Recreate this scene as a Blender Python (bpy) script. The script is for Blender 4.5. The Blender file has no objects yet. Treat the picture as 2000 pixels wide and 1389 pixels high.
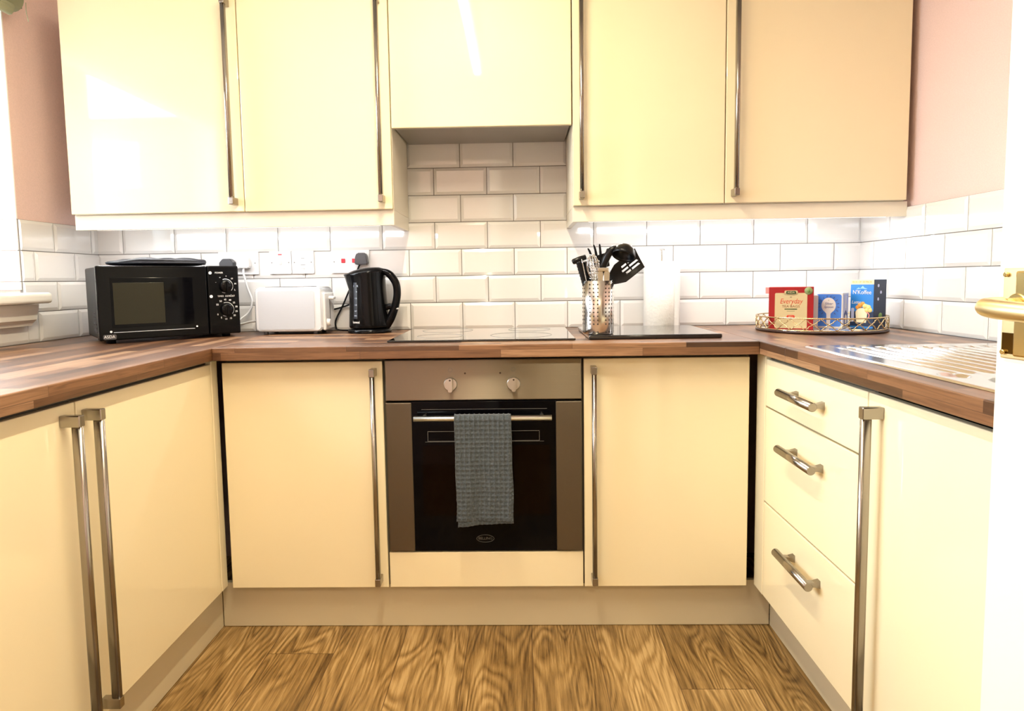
import bpy, bmesh, math, random
from mathutils import Matrix, Vector
random.seed(7)
PI = math.pi
S = bpy.context.scene
C = S.collection

# ---------------------------------------------------------------- camera, world, exposure
cam = bpy.data.cameras.new('camera'); camo = bpy.data.objects.new('camera', cam); C.objects.link(camo)
Rv = Vector((0.99965346, 0.02154504, -0.0151252)); Uv = Vector((0.01330611, 0.0822078, 0.99652638)); Fv = Vector((-0.02271361, 0.9963823, -0.08189263))
camo.matrix_world = Matrix(((Rv.x, Uv.x, -Fv.x, 0.05995), (Rv.y, Uv.y, -Fv.y, -2.54587), (Rv.z, Uv.z, -Fv.z, 1.09986), (0, 0, 0, 1)))
cam.sensor_fit = 'HORIZONTAL'; cam.sensor_width = 36; cam.lens = 1284.775 * 36 / 2000
cam.shift_x = (1000 - 988.48) / 2000; cam.shift_y = (650.58 - 694.5) / 2000
cam.clip_start = 0.02
S.camera = camo

W = bpy.data.worlds.new('overcast_sky'); S.world = W; W.use_nodes = True
W.node_tree.nodes['Background'].inputs[0].default_value = (0.80, 0.91, 1.0, 1)
W.node_tree.nodes['Background'].inputs[1].default_value = 20.0

S.view_settings.view_transform = 'Standard'; S.view_settings.look = 'None'
S.view_settings.gamma = 1; S.view_settings.use_curve_mapping = False
S.view_settings.exposure = -0.03

WARM = (1.0, 0.87, 0.62)
def area(name, loc, rot, sx, sy, power, col, parent=None, spread=PI):
    l = bpy.data.lights.new(name, 'AREA'); l.shape = 'RECTANGLE'; l.size = sx; l.size_y = sy; l.energy = power; l.color = col[:3]; l.spread = spread
    o = bpy.data.objects.new(name, l); C.objects.link(o); o.location = loc; o.rotation_euler = rot
    if parent: o.parent = parent
    return o
P_TUBE, P_HALL, P_LED = 37, 26, 3.2
# daylight enters through the window opening: a portal guides the sky sampling
_p = area('window_portal', (-1.60, -1.30, 1.60), (0, -PI/2, 0), 1.0, 1.2, 1, (1, 1, 1)); _p.data.cycles.is_portal = True

# ---------------------------------------------------------------- materials
def new(name):
    m = bpy.data.materials.new(name); m.use_nodes = True
    return m, m.node_tree.nodes, m.node_tree.links, m.node_tree.nodes['Principled BSDF']
def mat(name, col, rough=.5, metal=0, coat=0, coat_r=.03, noise=0, nscale=40, bump=0, trans=0, emis=None, estr=0, ior=None, sheen=0):
    m, N, L, b = new(name)
    b.inputs['Base Color'].default_value = (*col, 1); b.inputs['Roughness'].default_value = rough; b.inputs['Metallic'].default_value = metal
    b.inputs['Coat Weight'].default_value = coat; b.inputs['Coat Roughness'].default_value = coat_r
    b.inputs['Transmission Weight'].default_value = trans; b.inputs['Sheen Weight'].default_value = sheen
    if ior: b.inputs['IOR'].default_value = ior
    if emis: b.inputs['Emission Color'].default_value = (*emis, 1); b.inputs['Emission Strength'].default_value = estr
    if noise or bump:
        tc = N.new('ShaderNodeTexCoord'); n = N.new('ShaderNodeTexNoise'); n.inputs['Scale'].default_value = nscale; n.inputs['Detail'].default_value = 4
        L.new(tc.outputs['Object'], n.inputs['Vector'])
        if noise:
            mx = N.new('ShaderNodeMixRGB'); mx.blend_type = 'MULTIPLY'; mx.inputs[0].default_value = noise; mx.inputs[1].default_value = (*col, 1)
            L.new(n.outputs['Fac'], mx.inputs[2]); L.new(mx.outputs[0], b.inputs['Base Color'])
        if bump:
            bp = N.new('ShaderNodeBump'); bp.inputs['Strength'].default_value = bump; bp.inputs['Distance'].default_value = .002
            L.new(n.outputs['Fac'], bp.inputs['Height']); L.new(bp.outputs[0], b.inputs['Normal'])
    return m
def ramp(N, pts):
    r = N.new('ShaderNodeValToRGB'); e = r.color_ramp.elements
    while len(e) < len(pts): e.new(.5)
    for i, (p, c) in enumerate(pts): e[i].position = p; e[i].color = (*c, 1)
    return r
def worktop_mat(name, along):
    m, N, L, b = new(name)
    tc = N.new('ShaderNodeTexCoord'); sp = N.new('ShaderNodeSeparateXYZ'); L.new(tc.outputs['Object'], sp.inputs[0])
    a = N.new('ShaderNodeMath'); a.operation = 'SUBTRACT' if along == 'x' else 'ADD'
    # staves run along one axis; the other coordinate wraps over the front edge
    L.new(sp.outputs['Y' if along == 'x' else 'X'], a.inputs[0]); L.new(sp.outputs['Z'], a.inputs[1])
    cb = N.new('ShaderNodeCombineXYZ'); L.new(sp.outputs['X' if along == 'x' else 'Y'], cb.inputs[0]); L.new(a.outputs[0], cb.inputs[1])
    br = N.new('ShaderNodeTexBrick'); L.new(cb.outputs[0], br.inputs['Vector'])
    br.inputs['Scale'].default_value = 1; br.inputs['Brick Width'].default_value = .33; br.inputs['Row Height'].default_value = .0405
    br.inputs['Mortar Size'].default_value = .0004; br.offset = .37; br.offset_frequency = 2; br.squash = 1.25; br.squash_frequency = 3
    br.inputs['Color1'].default_value = (0, 0, 0, 1); br.inputs['Color2'].default_value = (1, 1, 1, 1); br.inputs['Mortar'].default_value = (0, 0, 0, 1)
    r1 = ramp(N, [(0, (.065, .027, .011)), (.3, (.135, .057, .022)), (.7, (.24, .115, .052)), (1, (.42, .245, .135))])
    L.new(br.outputs['Color'], r1.inputs[0])
    mp = N.new('ShaderNodeMapping'); mp.inputs['Scale'].default_value = (7, 130, 1); L.new(cb.outputs[0], mp.inputs[0])
    ad = N.new('ShaderNodeVectorMath'); ad.operation = 'ADD'
    sc = N.new('ShaderNodeVectorMath'); sc.operation = 'SCALE'; sc.inputs['Scale'].default_value = 9; L.new(br.outputs['Color'], sc.inputs[0])
    L.new(mp.outputs[0], ad.inputs[0]); L.new(sc.outputs[0], ad.inputs[1])
    n = N.new('ShaderNodeTexNoise'); n.inputs['Scale'].default_value = 1; n.inputs['Detail'].default_value = 6; n.inputs['Distortion'].default_value = 1.2; L.new(ad.outputs[0], n.inputs['Vector'])
    r2 = ramp(N, [(.3, (.52, .46, .40)), (.62, (1, 1, 1))]); L.new(n.outputs['Fac'], r2.inputs[0])
    mx = N.new('ShaderNodeMixRGB'); mx.blend_type = 'MULTIPLY'; mx.inputs[0].default_value = .9; L.new(r1.outputs[0], mx.inputs[1]); L.new(r2.outputs[0], mx.inputs[2])
    L.new(mx.outputs[0], b.inputs['Base Color']); b.inputs['Roughness'].default_value = .42
    b.inputs['Coat Weight'].default_value = .3; b.inputs['Coat Roughness'].default_value = .28
    return m
def floor_mat():
    m, N, L, b = new('oak_planks')
    tc = N.new('ShaderNodeTexCoord'); sp = N.new('ShaderNodeSeparateXYZ'); L.new(tc.outputs['Object'], sp.inputs[0])
    def M(op, a, c=None, c2=None):
        n = N.new('ShaderNodeMath'); n.operation = op
        for i, v in enumerate((a, c, c2)):
            if v is None: continue
            if isinstance(v, (int, float)): n.inputs[i].default_value = v
            else: L.new(v, n.inputs[i])
        return n.outputs[0]
    PW = .1965
    xs = M('DIVIDE', M('SUBTRACT', sp.outputs['X'], .0815), PW)
    idx = M('FLOOR', xs); fr = M('FRACT', xs)
    wn = N.new('ShaderNodeTexWhiteNoise'); wn.noise_dimensions = '1D'; L.new(idx, wn.inputs['W'])
    ln = M('ADD', M('DIVIDE', sp.outputs['Y'], 1.25), M('MULTIPLY', wn.outputs['Value'], 5.3))
    lidx = M('FLOOR', ln); lfr = M('FRACT', ln)
    wn2 = N.new('ShaderNodeTexWhiteNoise'); wn2.noise_dimensions = '2D'
    cc = N.new('ShaderNodeCombineXYZ'); L.new(idx, cc.inputs[0]); L.new(lidx, cc.inputs[1]); L.new(cc.outputs[0], wn2.inputs['Vector'])
    off = N.new('ShaderNodeVectorMath'); off.operation = 'SCALE'; off.inputs['Scale'].default_value = 17; L.new(wn2.outputs['Color'], off.inputs[0])
    vec = N.new('ShaderNodeVectorMath'); vec.operation = 'ADD'; L.new(tc.outputs['Object'], vec.inputs[0]); L.new(off.outputs[0], vec.inputs[1])
    def noise(scale, detail, dist, sx, sy, rough=.5):
        mp = N.new('ShaderNodeMapping'); mp.inputs['Scale'].default_value = (sx, sy, 1); L.new(vec.outputs[0], mp.inputs[0])
        n = N.new('ShaderNodeTexNoise'); n.inputs['Scale'].default_value = scale; n.inputs['Detail'].default_value = detail; n.inputs['Distortion'].default_value = dist; n.inputs['Roughness'].default_value = rough
        L.new(mp.outputs[0], n.inputs['Vector']); return n.outputs['Fac']
    big = noise(1, 1.2, .35, 7.5, 1.5)
    # knots pull the growth rings around themselves
    mpv = N.new('ShaderNodeMapping'); mpv.inputs['Scale'].default_value = (5.0, 2.4, 1); L.new(vec.outputs[0], mpv.inputs[0])
    vo = N.new('ShaderNodeTexVoronoi'); vo.inputs['Scale'].default_value = 1; L.new(mpv.outputs[0], vo.inputs['Vector'])
    near = M('SUBTRACT', 1, M('MULTIPLY', vo.outputs['Distance'], 3.0)); near = M('MAXIMUM', near, 0)
    field = M('ADD', big, M('MULTIPLY', M('MULTIPLY', near, near), .28))
    rings = M('MULTIPLY_ADD', M('SINE', M('MULTIPLY', field, 120)), .5, .5)
    rings = M('MULTIPLY', M('POWER', rings, .7), M('MULTIPLY', noise(1, 2, .5, 6, 1.1), 1.7))
    fine = noise(1, 5, .4, 190, 7, .65)
    blot = noise(1, 3, .6, 9, 2.2)
    knot = M('SMOOTHSTEP', near, .72, .97) if False else M('MAXIMUM', M('MULTIPLY', M('SUBTRACT', near, .80), 5), 0)
    knot = M('MINIMUM', knot, 1)
    v = M('ADD', M('MULTIPLY', rings, .20), M('ADD', M('MULTIPLY', fine, .74), M('MULTIPLY', blot, .62)))
    v = M('SUBTRACT', v, M('MULTIPLY', knot, .6))
    v = M('ADD', v, M('MULTIPLY', M('SUBTRACT', wn2.outputs['Value'], .5), .16))
    r = ramp(N, [(.42, (.030, .014, .004)), (.56, (.095, .048, .013)), (.70, (.20, .112, .033)), (.86, (.34, .205, .072)), (1, (.50, .33, .14))]); L.new(v, r.inputs[0])
    seam = M('MINIMUM', M('MINIMUM', fr, M('SUBTRACT', 1, fr)), M('MULTIPLY', M('MINIMUM', lfr, M('SUBTRACT', 1, lfr)), 6.4))
    seam = M('MINIMUM', M('MULTIPLY', seam, 110), 1)
    mx = N.new('ShaderNodeMixRGB'); L.new(seam, mx.inputs[0]); mx.inputs[1].default_value = (.07, .03, .012, 1); L.new(r.outputs[0], mx.inputs[2])
    L.new(mx.outputs[0], b.inputs['Base Color'])
    b.inputs['Roughness'].default_value = .38
    bp = N.new('ShaderNodeBump'); bp.inputs['Strength'].default_value = .25; bp.inputs['Distance'].default_value = .001
    L.new(v, bp.inputs['Height']); L.new(bp.outputs[0], b.inputs['Normal'])
    return m
def brushed(name, col, rough, axis, amount=.12):
    m, N, L, b = new(name)
    b.inputs['Base Color'].default_value = (*col, 1); b.inputs['Metallic'].default_value = 1; b.inputs['Roughness'].default_value = rough
    tc = N.new('ShaderNodeTexCoord'); mp = N.new('ShaderNodeMapping')
    s = [900, 900, 900]; s['xyz'.index(axis)] = 6; mp.inputs['Scale'].default_value = s
    n = N.new('ShaderNodeTexNoise'); n.inputs['Scale'].default_value = 1; n.inputs['Detail'].default_value = 3
    L.new(tc.outputs['Object'], mp.inputs[0]); L.new(mp.outputs[0], n.inputs['Vector'])
    bp = N.new('ShaderNodeBump'); bp.inputs['Strength'].default_value = amount; bp.inputs['Distance'].default_value = .001
    L.new(n.outputs['Fac'], bp.inputs['Height']); L.new(bp.outputs[0], b.inputs['Normal'])
    return m
def towel_mat():
    m, N, L, b = new('waffle_cloth')
    tc = N.new('ShaderNodeTexCoord'); n = N.new('ShaderNodeTexNoise'); n.inputs['Scale'].default_value = 220
    L.new(tc.outputs['Object'], n.inputs['Vector'])
    r = ramp(N, [(.3, (.035, .045, .052)), (.75, (.085, .10, .112))]); L.new(n.outputs['Fac'], r.inputs[0]); L.new(r.outputs[0], b.inputs['Base Color'])
    b.inputs['Roughness'].default_value = .95; b.inputs['Sheen Weight'].default_value = .3
    return m
CREAM = mat('cream_gloss', (.88, .77, .52), .6, coat=1.0, coat_r=.03)
CREAM.node_tree.nodes['Principled BSDF'].inputs['Specular IOR Level'].default_value = .1
CARCSHADE = mat('gap_shade_carcass', (.10, .085, .06), .7)  # pale board coloured dark: paints the shade in the gaps between fronts
CARC = mat('cream_board', (.80, .74, .60), .5)
PELMET = mat('cream_pelmet', (.82, .76, .62), .35, coat=.4, coat_r=.1)
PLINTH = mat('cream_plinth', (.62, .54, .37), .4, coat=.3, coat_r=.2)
DARK = mat('dark_void', (.03, .02, .015), .8)
WTX = worktop_mat('butcher_block', 'x'); WTY = worktop_mat('butcher_block_side', 'y')
FLOOR = floor_mat()
PINK = mat('pink_paint', (.86, .63, .565), .85, noise=.25, nscale=300, bump=.25)
WHITE = mat('white_paint', (.86, .85, .82), .5)
GLOSSW = mat('white_gloss_paint', (.88, .86, .80), .25, coat=.5, coat_r=.1)
DOORW = mat('door_paint', (.88, .84, .72), .35, coat=.3, coat_r=.12)
TILE = mat('glazed_tile', (.74, .725, .70), .12, coat=1, coat_r=.04)
GROUT = mat('grout', (.20, .18, .165), .9)
UPVC = mat('white_upvc', (.85, .88, .92), .3)
STEEL = brushed('brushed_steel', (.36, .33, .29), .24, 'z', .05)
STEELX = brushed('brushed_steel_panel', (.27, .235, .18), .34, 'x', .12)
STEELZ = brushed('brushed_steel_strip', (.17, .145, .11), .45, 'z', .12)
SINKM = brushed('sink_steel', (.70, .69, .67), .16, 'y', .04)
CHROME = mat('chrome', (.75, .74, .72), .12, metal=1)
KNOBM = mat('satin_steel', (.62, .60, .55), .3, metal=1)
BLACKG = mat('black_glass', (.002, .002, .003), .05, ior=1.2)
HOBG = mat('hob_glass', (.012, .012, .013), .05, coat=1, coat_r=.01)
BLACKP = mat('black_plastic', (.003, .003, .0035), .16, ior=1.25)
BLACKM = mat('matt_black', (.008, .008, .009), .4, ior=1.25)
NYLON = mat('black_nylon', (.006, .006, .007), .28, ior=1.33)
GREYP = mat('grey_plastic', (.05, .05, .055), .4)
WHITEP = mat('white_plastic', (.70, .70, .70), .3, coat=.3)
TOASTM = mat('toaster_shell', (.56, .57, .59), .38)
RED = mat('red_switch', (.55, .02, .04), .35)
PAPER = mat('kitchen_paper', (.70, .67, .62), .95, bump=.9, nscale=90)
GRANITE = mat('black_granite', (.018, .017, .018), .07, coat=.6, noise=.6, nscale=300)
BRASS = mat('brass', (.78, .60, .26), .22, metal=1)
BRASSL = mat('satin_brass', (.85, .72, .42), .35, metal=1)
GOLD = mat('gold_wire', (.62, .46, .25), .25, metal=1)
MIRROR = mat('mirror_glass', (.85, .85, .85), .03, metal=1)
QUILT = mat('black_quilted_cloth', (.006, .006, .009), .5, ior=1.3, bump=.4, nscale=60)
TOWEL = towel_mat()
_n = STEELX.node_tree; _b = _n.nodes['Principled BSDF']; _b.inputs['Anisotropic'].default_value = 1.0; _b.inputs['Roughness'].default_value = .31
_t = _n.nodes.new('ShaderNodeTangent'); _t.direction_type = 'UV_MAP'; _n.links.new(_t.outputs[0], _b.inputs['Tangent']); _b.inputs['Anisotropic Rotation'].default_value = 0.25
PRINT = mat('white_print', (.75, .75, .75), .5)
PRINTD = mat('grey_print', (.20, .20, .19), .5)
INK = mat('dark_print', (.05, .03, .02), .6)
OLIVE = mat('screen_reflection_tint', (.020, .018, .009), .12, ior=1.3)  # olive tint paints the room's reflection onto the door screen
REDC = mat('red_card', (.33, .004, .008), .4); CREAMC = mat('cream_card', (.60, .49, .28), .5); REDI = mat('red_print', (.62, .07, .04), .5)
GREENC = mat('green_print', (.16, .30, .08), .5); DGREEN = mat('dark_green_print', (.03, .07, .02), .5); PINKC = mat('pink_card', (.85, .30, .30), .5)
WCARD = mat('white_card', (.70, .70, .72), .45); BLUEC = mat('blue_print', (.05, .20, .72), .4); LILAC = mat('lilac_print', (.50, .55, .80), .5); NAVYP = mat('navy_print', (.05, .08, .28), .5)
SKYC = mat('sky_blue_card', (.02, .20, .62), .35); NAVY = mat('navy_card', (.003, .016, .06), .45); YEL = mat('yellow_print', (.85, .68, .25), .5); ORANGE = mat('orange_print', (.72, .30, .04), .5)
CREAMP = mat('cream_print', (.86, .78, .55), .5); BROWNP = mat('brown_print', (.20, .05, .02), .5)
def glass_mat():
    m, N, L, b = new('window_glass'); N.remove(b)
    tr = N.new('ShaderNodeBsdfTransparent'); gl = N.new('ShaderNodeBsdfGlossy'); gl.inputs['Roughness'].default_value = 0
    mx = N.new('ShaderNodeMixShader'); mx.inputs[0].default_value = .05; L.new(tr.outputs[0], mx.inputs[1]); L.new(gl.outputs[0], mx.inputs[2])
    L.new(mx.outputs[0], N['Material Output'].inputs[0]); return m
GLASS = glass_mat()
BLIND = mat('sage_blind', (.30, .31, .20), .8, bump=.5, nscale=80)
BRICKW = mat('pale_render', (.22, .215, .20), .9); ROOFT = mat('roof_tile', (.09, .085, .08), .9)
TUBEE = mat('tube_glow', (1, 1, 1), .5, emis=(1.0, .86, .60), estr=30)
GLOW = mat('led_diffuser', (1, 1, 1), .5, emis=(1, .97, .90), estr=8)

# ---------------------------------------------------------------- mesh helpers
def B(): return bmesh.new()
def box(bm, x0, x1, y0, y1, z0, z1, bev=0, seg=2, M=None):
    t = bmesh.new()
    bmesh.ops.create_cube(t, size=1, matrix=Matrix.Translation(((x0+x1)/2, (y0+y1)/2, (z0+z1)/2)) @ Matrix.Diagonal((abs(x1-x0), abs(y1-y0), abs(z1-z0), 1)))
    if bev: bmesh.ops.bevel(t, geom=t.edges[:], offset=bev, segments=seg, affect='EDGES', profile=.5)
    if M is not None: bmesh.ops.transform(t, matrix=M, verts=t.verts)
    merge(bm, t); return bm
def merge(bm, t, smooth=None):
    mp = {}
    for v in t.verts: mp[v] = bm.verts.new(v.co)
    for f in t.faces:
        try:
            g = bm.faces.new([mp[v] for v in f.verts]); g.smooth = f.smooth if smooth is None else smooth
        except ValueError: pass
    t.free()
def frame_z(d):
    d = Vector(d).normalized(); return d.to_track_quat('Z', 'Y').to_matrix().to_4x4()
def cyl(bm, p0, p1, r, r2=None, seg=24, bev=0, caps=True):
    p0, p1 = Vector(p0), Vector(p1); t = bmesh.new()
    bmesh.ops.create_cone(t, cap_ends=caps, cap_tris=False, segments=seg, radius1=r, radius2=r if r2 is None else r2, depth=(p1-p0).length)
    if bev:
        bmesh.ops.bevel(t, geom=[e for e in t.edges if len(e.link_faces) == 2 and any(len(f.verts) > 4 for f in e.link_faces)], offset=bev, segments=2, affect='EDGES')
    for f in t.faces: f.smooth = len(f.verts) == 4
    bmesh.ops.transform(t, matrix=Matrix.Translation((p0+p1)/2) @ frame_z(p1-p0), verts=t.verts)
    merge(bm, t); return bm
def lathe(bm, prof, c=(0, 0, 0), seg=40, M=None, sx=1, sy=1):
    t = bmesh.new(); rings = []
    for r, z in prof:
        rings.append([t.verts.new((c[0]+sx*r*math.cos(2*PI*i/seg), c[1]+sy*r*math.sin(2*PI*i/seg), c[2]+z)) for i in range(seg)] if r > 1e-6 else [t.verts.new((c[0], c[1], c[2]+z))])
    for a, b in zip(rings, rings[1:]):
        for i in range(seg):
            j = (i+1) % seg
            if len(a) == 1 and len(b) == 1: continue
            if len(a) == 1: f = t.faces.new((a[0], b[j], b[i]))
            elif len(b) == 1: f = t.faces.new((a[i], a[j], b[0]))
            else: f = t.faces.new((a[i], a[j], b[j], b[i]))
            f.smooth = True
    bmesh.ops.recalc_face_normals(t, faces=t.faces)
    if M is not None: bmesh.ops.transform(t, matrix=M, verts=t.verts)
    merge(bm, t); return bm
def tube(bm, pts, r, seg=10, closed=False):
    pts = [Vector(p) for p in pts]; n = len(pts); t = bmesh.new(); rings = []; up = None
    rr = r if isinstance(r, (list, tuple)) else [r]*n
    for i, p in enumerate(pts):
        a = pts[(i-1) % n] if (closed or i) else p; b = pts[(i+1) % n] if (closed or i < n-1) else p
        d = (b-a).normalized()
        if up is None: up = d.orthogonal().normalized()
        up = (up - d*up.dot(d)); up = up.normalized() if up.length > 1e-6 else d.orthogonal().normalized()
        s = d.cross(up)
        rings.append([t.verts.new(p + rr[i]*(math.cos(2*PI*k/seg)*up + math.sin(2*PI*k/seg)*s)) for k in range(seg)])
    m = n if closed else n-1
    for i in range(m):
        a, b = rings[i], rings[(i+1) % n]
        for k in range(seg):
            f = t.faces.new((a[k], a[(k+1) % seg], b[(k+1) % seg], b[k])); f.smooth = True
    if not closed: t.faces.new(rings[0][::-1]); t.faces.new(rings[-1])
    bmesh.ops.recalc_face_normals(t, faces=t.faces)
    merge(bm, t); return bm
def smooth_path(pts, k=8):
    pts = [Vector(p) for p in pts]; out = []
    for i in range(len(pts)-1):
        p0 = pts[max(i-1, 0)]; p1 = pts[i]; p2 = pts[i+1]; p3 = pts[min(i+2, len(pts)-1)]
        for j in range(k):
            t = j/k
            out.append(.5*((2*p1)+(-p0+p2)*t+(2*p0-5*p1+4*p2-p3)*t*t+(-p0+3*p1-3*p2+p3)*t**3))
    out.append(pts[-1]); return out
def prism(bm, poly, d0, d1, M=None, smooth=False, bev=0):
    # polygon in local XY, extruded along Z from d0 to d1, placed by M
    t = bmesh.new(); a = [t.verts.new((x, y, d0)) for x, y in poly]; b = [t.verts.new((x, y, d1)) for x, y in poly]; n = len(poly)
    t.faces.new(a[::-1]); t.faces.new(b)
    for i in range(n): t.faces.new((a[i], a[(i+1) % n], b[(i+1) % n], b[i])).smooth = smooth
    bmesh.ops.recalc_face_normals(t, faces=t.faces)
    if bev: bmesh.ops.bevel(t, geom=t.edges[:], offset=bev, segments=2, affect='EDGES')
    if M is not None: bmesh.ops.transform(t, matrix=M, verts=t.verts)
    merge(bm, t); return bm
def rrect(x0, x1, y0, y1, r, k=6):
    out = []
    for cx, cy, a0 in ((x1-r, y1-r, 0), (x0+r, y1-r, PI/2), (x0+r, y0+r, PI), (x1-r, y0+r, 1.5*PI)):
        for i in range(k+1): out.append((cx+r*math.cos(a0+i*PI/2/k), cy+r*math.sin(a0+i*PI/2/k)))
    return out
FRONT = Matrix(((1, 0, 0, 0), (0, 0, -1, 0), (0, 1, 0, 0), (0, 0, 0, 1)))   # local XY -> world XZ, +Z -> -Y (towards the viewer)
def front(x, y, z): return Matrix.Translation((x, y, z)) @ FRONT
ROOTM = {}
def _root(o):
    while o.parent: o = o.parent
    return o
def obj(name, bm, m, parent=None, local=False, loc=None, label=None, cat=None, group=None, kind=None, mods=None):
    me = bpy.data.meshes.new(name)
    if not local:
        if parent: bmesh.ops.transform(bm, matrix=ROOTM[_root(parent).name].inverted(), verts=bm.verts)
        elif loc: bmesh.ops.transform(bm, matrix=Matrix.Translation(loc).inverted(), verts=bm.verts)
    bm.to_mesh(me); bm.free(); me.materials.append(m)
    o = bpy.data.objects.new(name, me); C.objects.link(o)
    if parent: o.parent = parent
    else:
        if loc: o.location = loc
        ROOTM[o.name] = Matrix.Translation(loc) if loc else Matrix()
    tag(o, label, cat, group, kind); return o
def tag(o, label=None, cat=None, group=None, kind=None):
    if label: o['label'] = label
    if cat: o['category'] = cat
    if group: o['group'] = group
    if kind: o['kind'] = kind
def thing(name, label, cat, loc=(0, 0, 0), rotz=0, group=None):
    o = bpy.data.objects.new(name, None); C.objects.link(o); o.empty_display_size = .05
    o.location = loc; o.rotation_euler = (0, 0, rotz); ROOTM[o.name] = Matrix.Translation(loc) @ Matrix.Rotation(rotz, 4, 'Z')
    tag(o, label, cat, group); return o
def struct(name, bm, m, parent=None): return obj(name, bm, m, parent, kind=None if parent else 'structure')
def text_bm(s, size, M, extrude=.0003, xs=1.0, shear=0):
    cu = bpy.data.curves.new('t', 'FONT'); cu.body = s; cu.size = size; cu.extrude = extrude; cu.align_x = 'CENTER'; cu.align_y = 'CENTER'; cu.shear = shear; cu.resolution_u = 3
    to = bpy.data.objects.new('t', cu); C.objects.link(to); bpy.context.view_layer.update()
    me = bpy.data.meshes.new_from_object(to.evaluated_get(bpy.context.evaluated_depsgraph_get()))
    bm = bmesh.new(); bm.from_mesh(me); bmesh.ops.transform(bm, matrix=M @ Matrix.Diagonal((xs, 1, 1, 1)), verts=bm.verts)
    bpy.data.objects.remove(to); bpy.data.meshes.remove(me); bpy.data.curves.remove(cu)
    return bm

# ---------------------------------------------------------------- key dimensions (metres)
XL, XR = -1.584, 1.3557            # side walls; back wall is y = 0
YR = -2.46                         # wall with the doorway behind the counters
ZC = 2.40; ZT = .910; TT = .0386
YW = -.641; WL = -.851; WR = .749  # worktop front edges
YD = -.5806; DL = -.873; DR = .769 # base door faces
YC = -.3203                        # wall cabinet door faces
ZB0, ZB1 = .149, .858              # base doors
ZU0, ZU1 = 1.340, 2.055            # wall doors
TH = .018
YE = -1.83                         # near end of both side runs

# ---------------------------------------------------------------- room shell
struct('floor', box(B(), -2.2, 2.2, -5.2, .1, -.05, 0), FLOOR)
struct('ceiling', box(B(), -2.2, 2.2, -5.2, .1, ZC, ZC+.1), WHITE)
wb = struct('wall_back', box(B(), XL-.3, XR+.2, .008, .15, 0, ZC), PINK)
wr = struct('wall_right', box(B(), XR+.008, XR+.2, -5.0, .008, 0, ZC), PINK)
WY0, WY1, WZ0, WZ1 = -2.05, -.402, 1.075, 2.05     # window opening
b = B()
xo, xi = XL-.30, XL-.008
box(b, xo, xi, WY1, .008, 0, ZC); box(b, xo, xi, -5.0, WY0, 0, ZC); box(b, xo, xi, WY0, WY1, 0, WZ0); box(b, xo, xi, WY0, WY1, WZ1, ZC)
wl = struct('wall_left', b, PINK)
b = B(); DX0, DX1 = -.09, .775; DZ = 2.03
box(b, XL-.008, DX0, YR-.10, YR, 0, ZC); box(b, DX1, XR+.008, YR-.10, YR, 0, ZC); box(b, DX0, DX1, YR-.10, YR, DZ, ZC)
struct('wall_rear', b, PINK)
b = B(); box(b, XL-.1, XL, -5.0, YR-.10, 0, ZC); box(b, XL, XR, -5.0, -4.9, 0, ZC)
struct('wall_hall', b, mat('hall_paint', (.80, .74, .62), .8))
b = B()
box(b, DX0-.002, DX0+.012, YR-.105, YR+.012, 0, DZ); box(b, DX1-.012, DX1+.002, YR-.105, YR+.012, 0, DZ); box(b, DX0, DX1, YR-.105, YR+.012, DZ-.012, DZ+.002)
box(b, DX0-.065, DX0, YR, YR+.016, 0, DZ+.065); box(b, DX1, DX1+.065, YR, YR+.016, 0, DZ+.065); box(b, DX0, DX1, YR, YR+.016, DZ, DZ+.065)
struct('trim_1', b, GLOSSW)

# metro tiles: bevelled, half-bond, 200 x 100 with 2.5 mm joints
P, Q = .2025, .1025
def tile(bm, u0, u1, v0, v1, put, full=(1, 1, 1, 1)):
    g = .00125; e = .011
    u0 += g; u1 -= g; v0 += g; v1 -= g
    if u1-u0 < .008 or v1-v0 < .008: return
    a, c, d, f = [e if k else 0.0005 for k in full]   # cut sides keep no bevel
    o = [(u0, v0), (u1, v0), (u1, v1), (u0, v1)]; i = [(u0+a, v0+d), (u1-c, v0+d), (u1-c, v1-f), (u0+a, v1-f)]
    base = [bm.verts.new(put(u, v, -.004)) for u, v in o]; lo = [bm.verts.new(put(u, v, .0035)) for u, v in o]; hi = [bm.verts.new(put(u, v, .0075)) for u, v in i]
    fs = [bm.faces.new(hi)]
    for k in range(4):
        j = (k+1) % 4
        fs.append(bm.faces.new((lo[k], lo[j], hi[j], hi[k]))); fs.append(bm.faces.new((base[k], base[j], lo[j], lo[k])))
def tiles(rects, u_off, shift_rows, put):
    bm = B()
    for (ua, ub, ka, kb, vmax) in rects:
        for k in range(ka, kb):
            v0 = ZT + k*Q; v1 = min(v0+Q, vmax)
            if v1-v0 < .01: continue
            ph = u_off + (P/2 if k % 2 == shift_rows else 0)
            n0 = math.floor((ua-ph)/P)-1
            for n in range(n0, n0+60):
                a = ph+n*P; c = a+P
                if c <= ua+.001 or a >= ub-.001: continue
                tile(bm, max(a, ua), min(c, ub), v0, v1, put, (a >= ua-1e-4, c <= ub+1e-4, 1, v1 > v0+Q-1e-4))
    bmesh.ops.recalc_face_normals(bm, faces=bm.faces)
    return bm
CUTS = ()
bt = tiles([(XL, XR, 0, 4, 9), (-.45, .31, 4, 9, 9)], -.0635, 0, lambda u, v, h: (u, -h, v))
# rows counted from the worktop: even rows carry the half-tile shift on this wall
b2 = B(); box(b2, XL, XR, 0, .009, .85, ZT+4*Q); box(b2, -.45, .31, 0, .009, ZT+4*Q, 1.83)
struct('wall_tiles', bt, TILE, wb); struct('wall_grout', b2, GROUT, wb)
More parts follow.
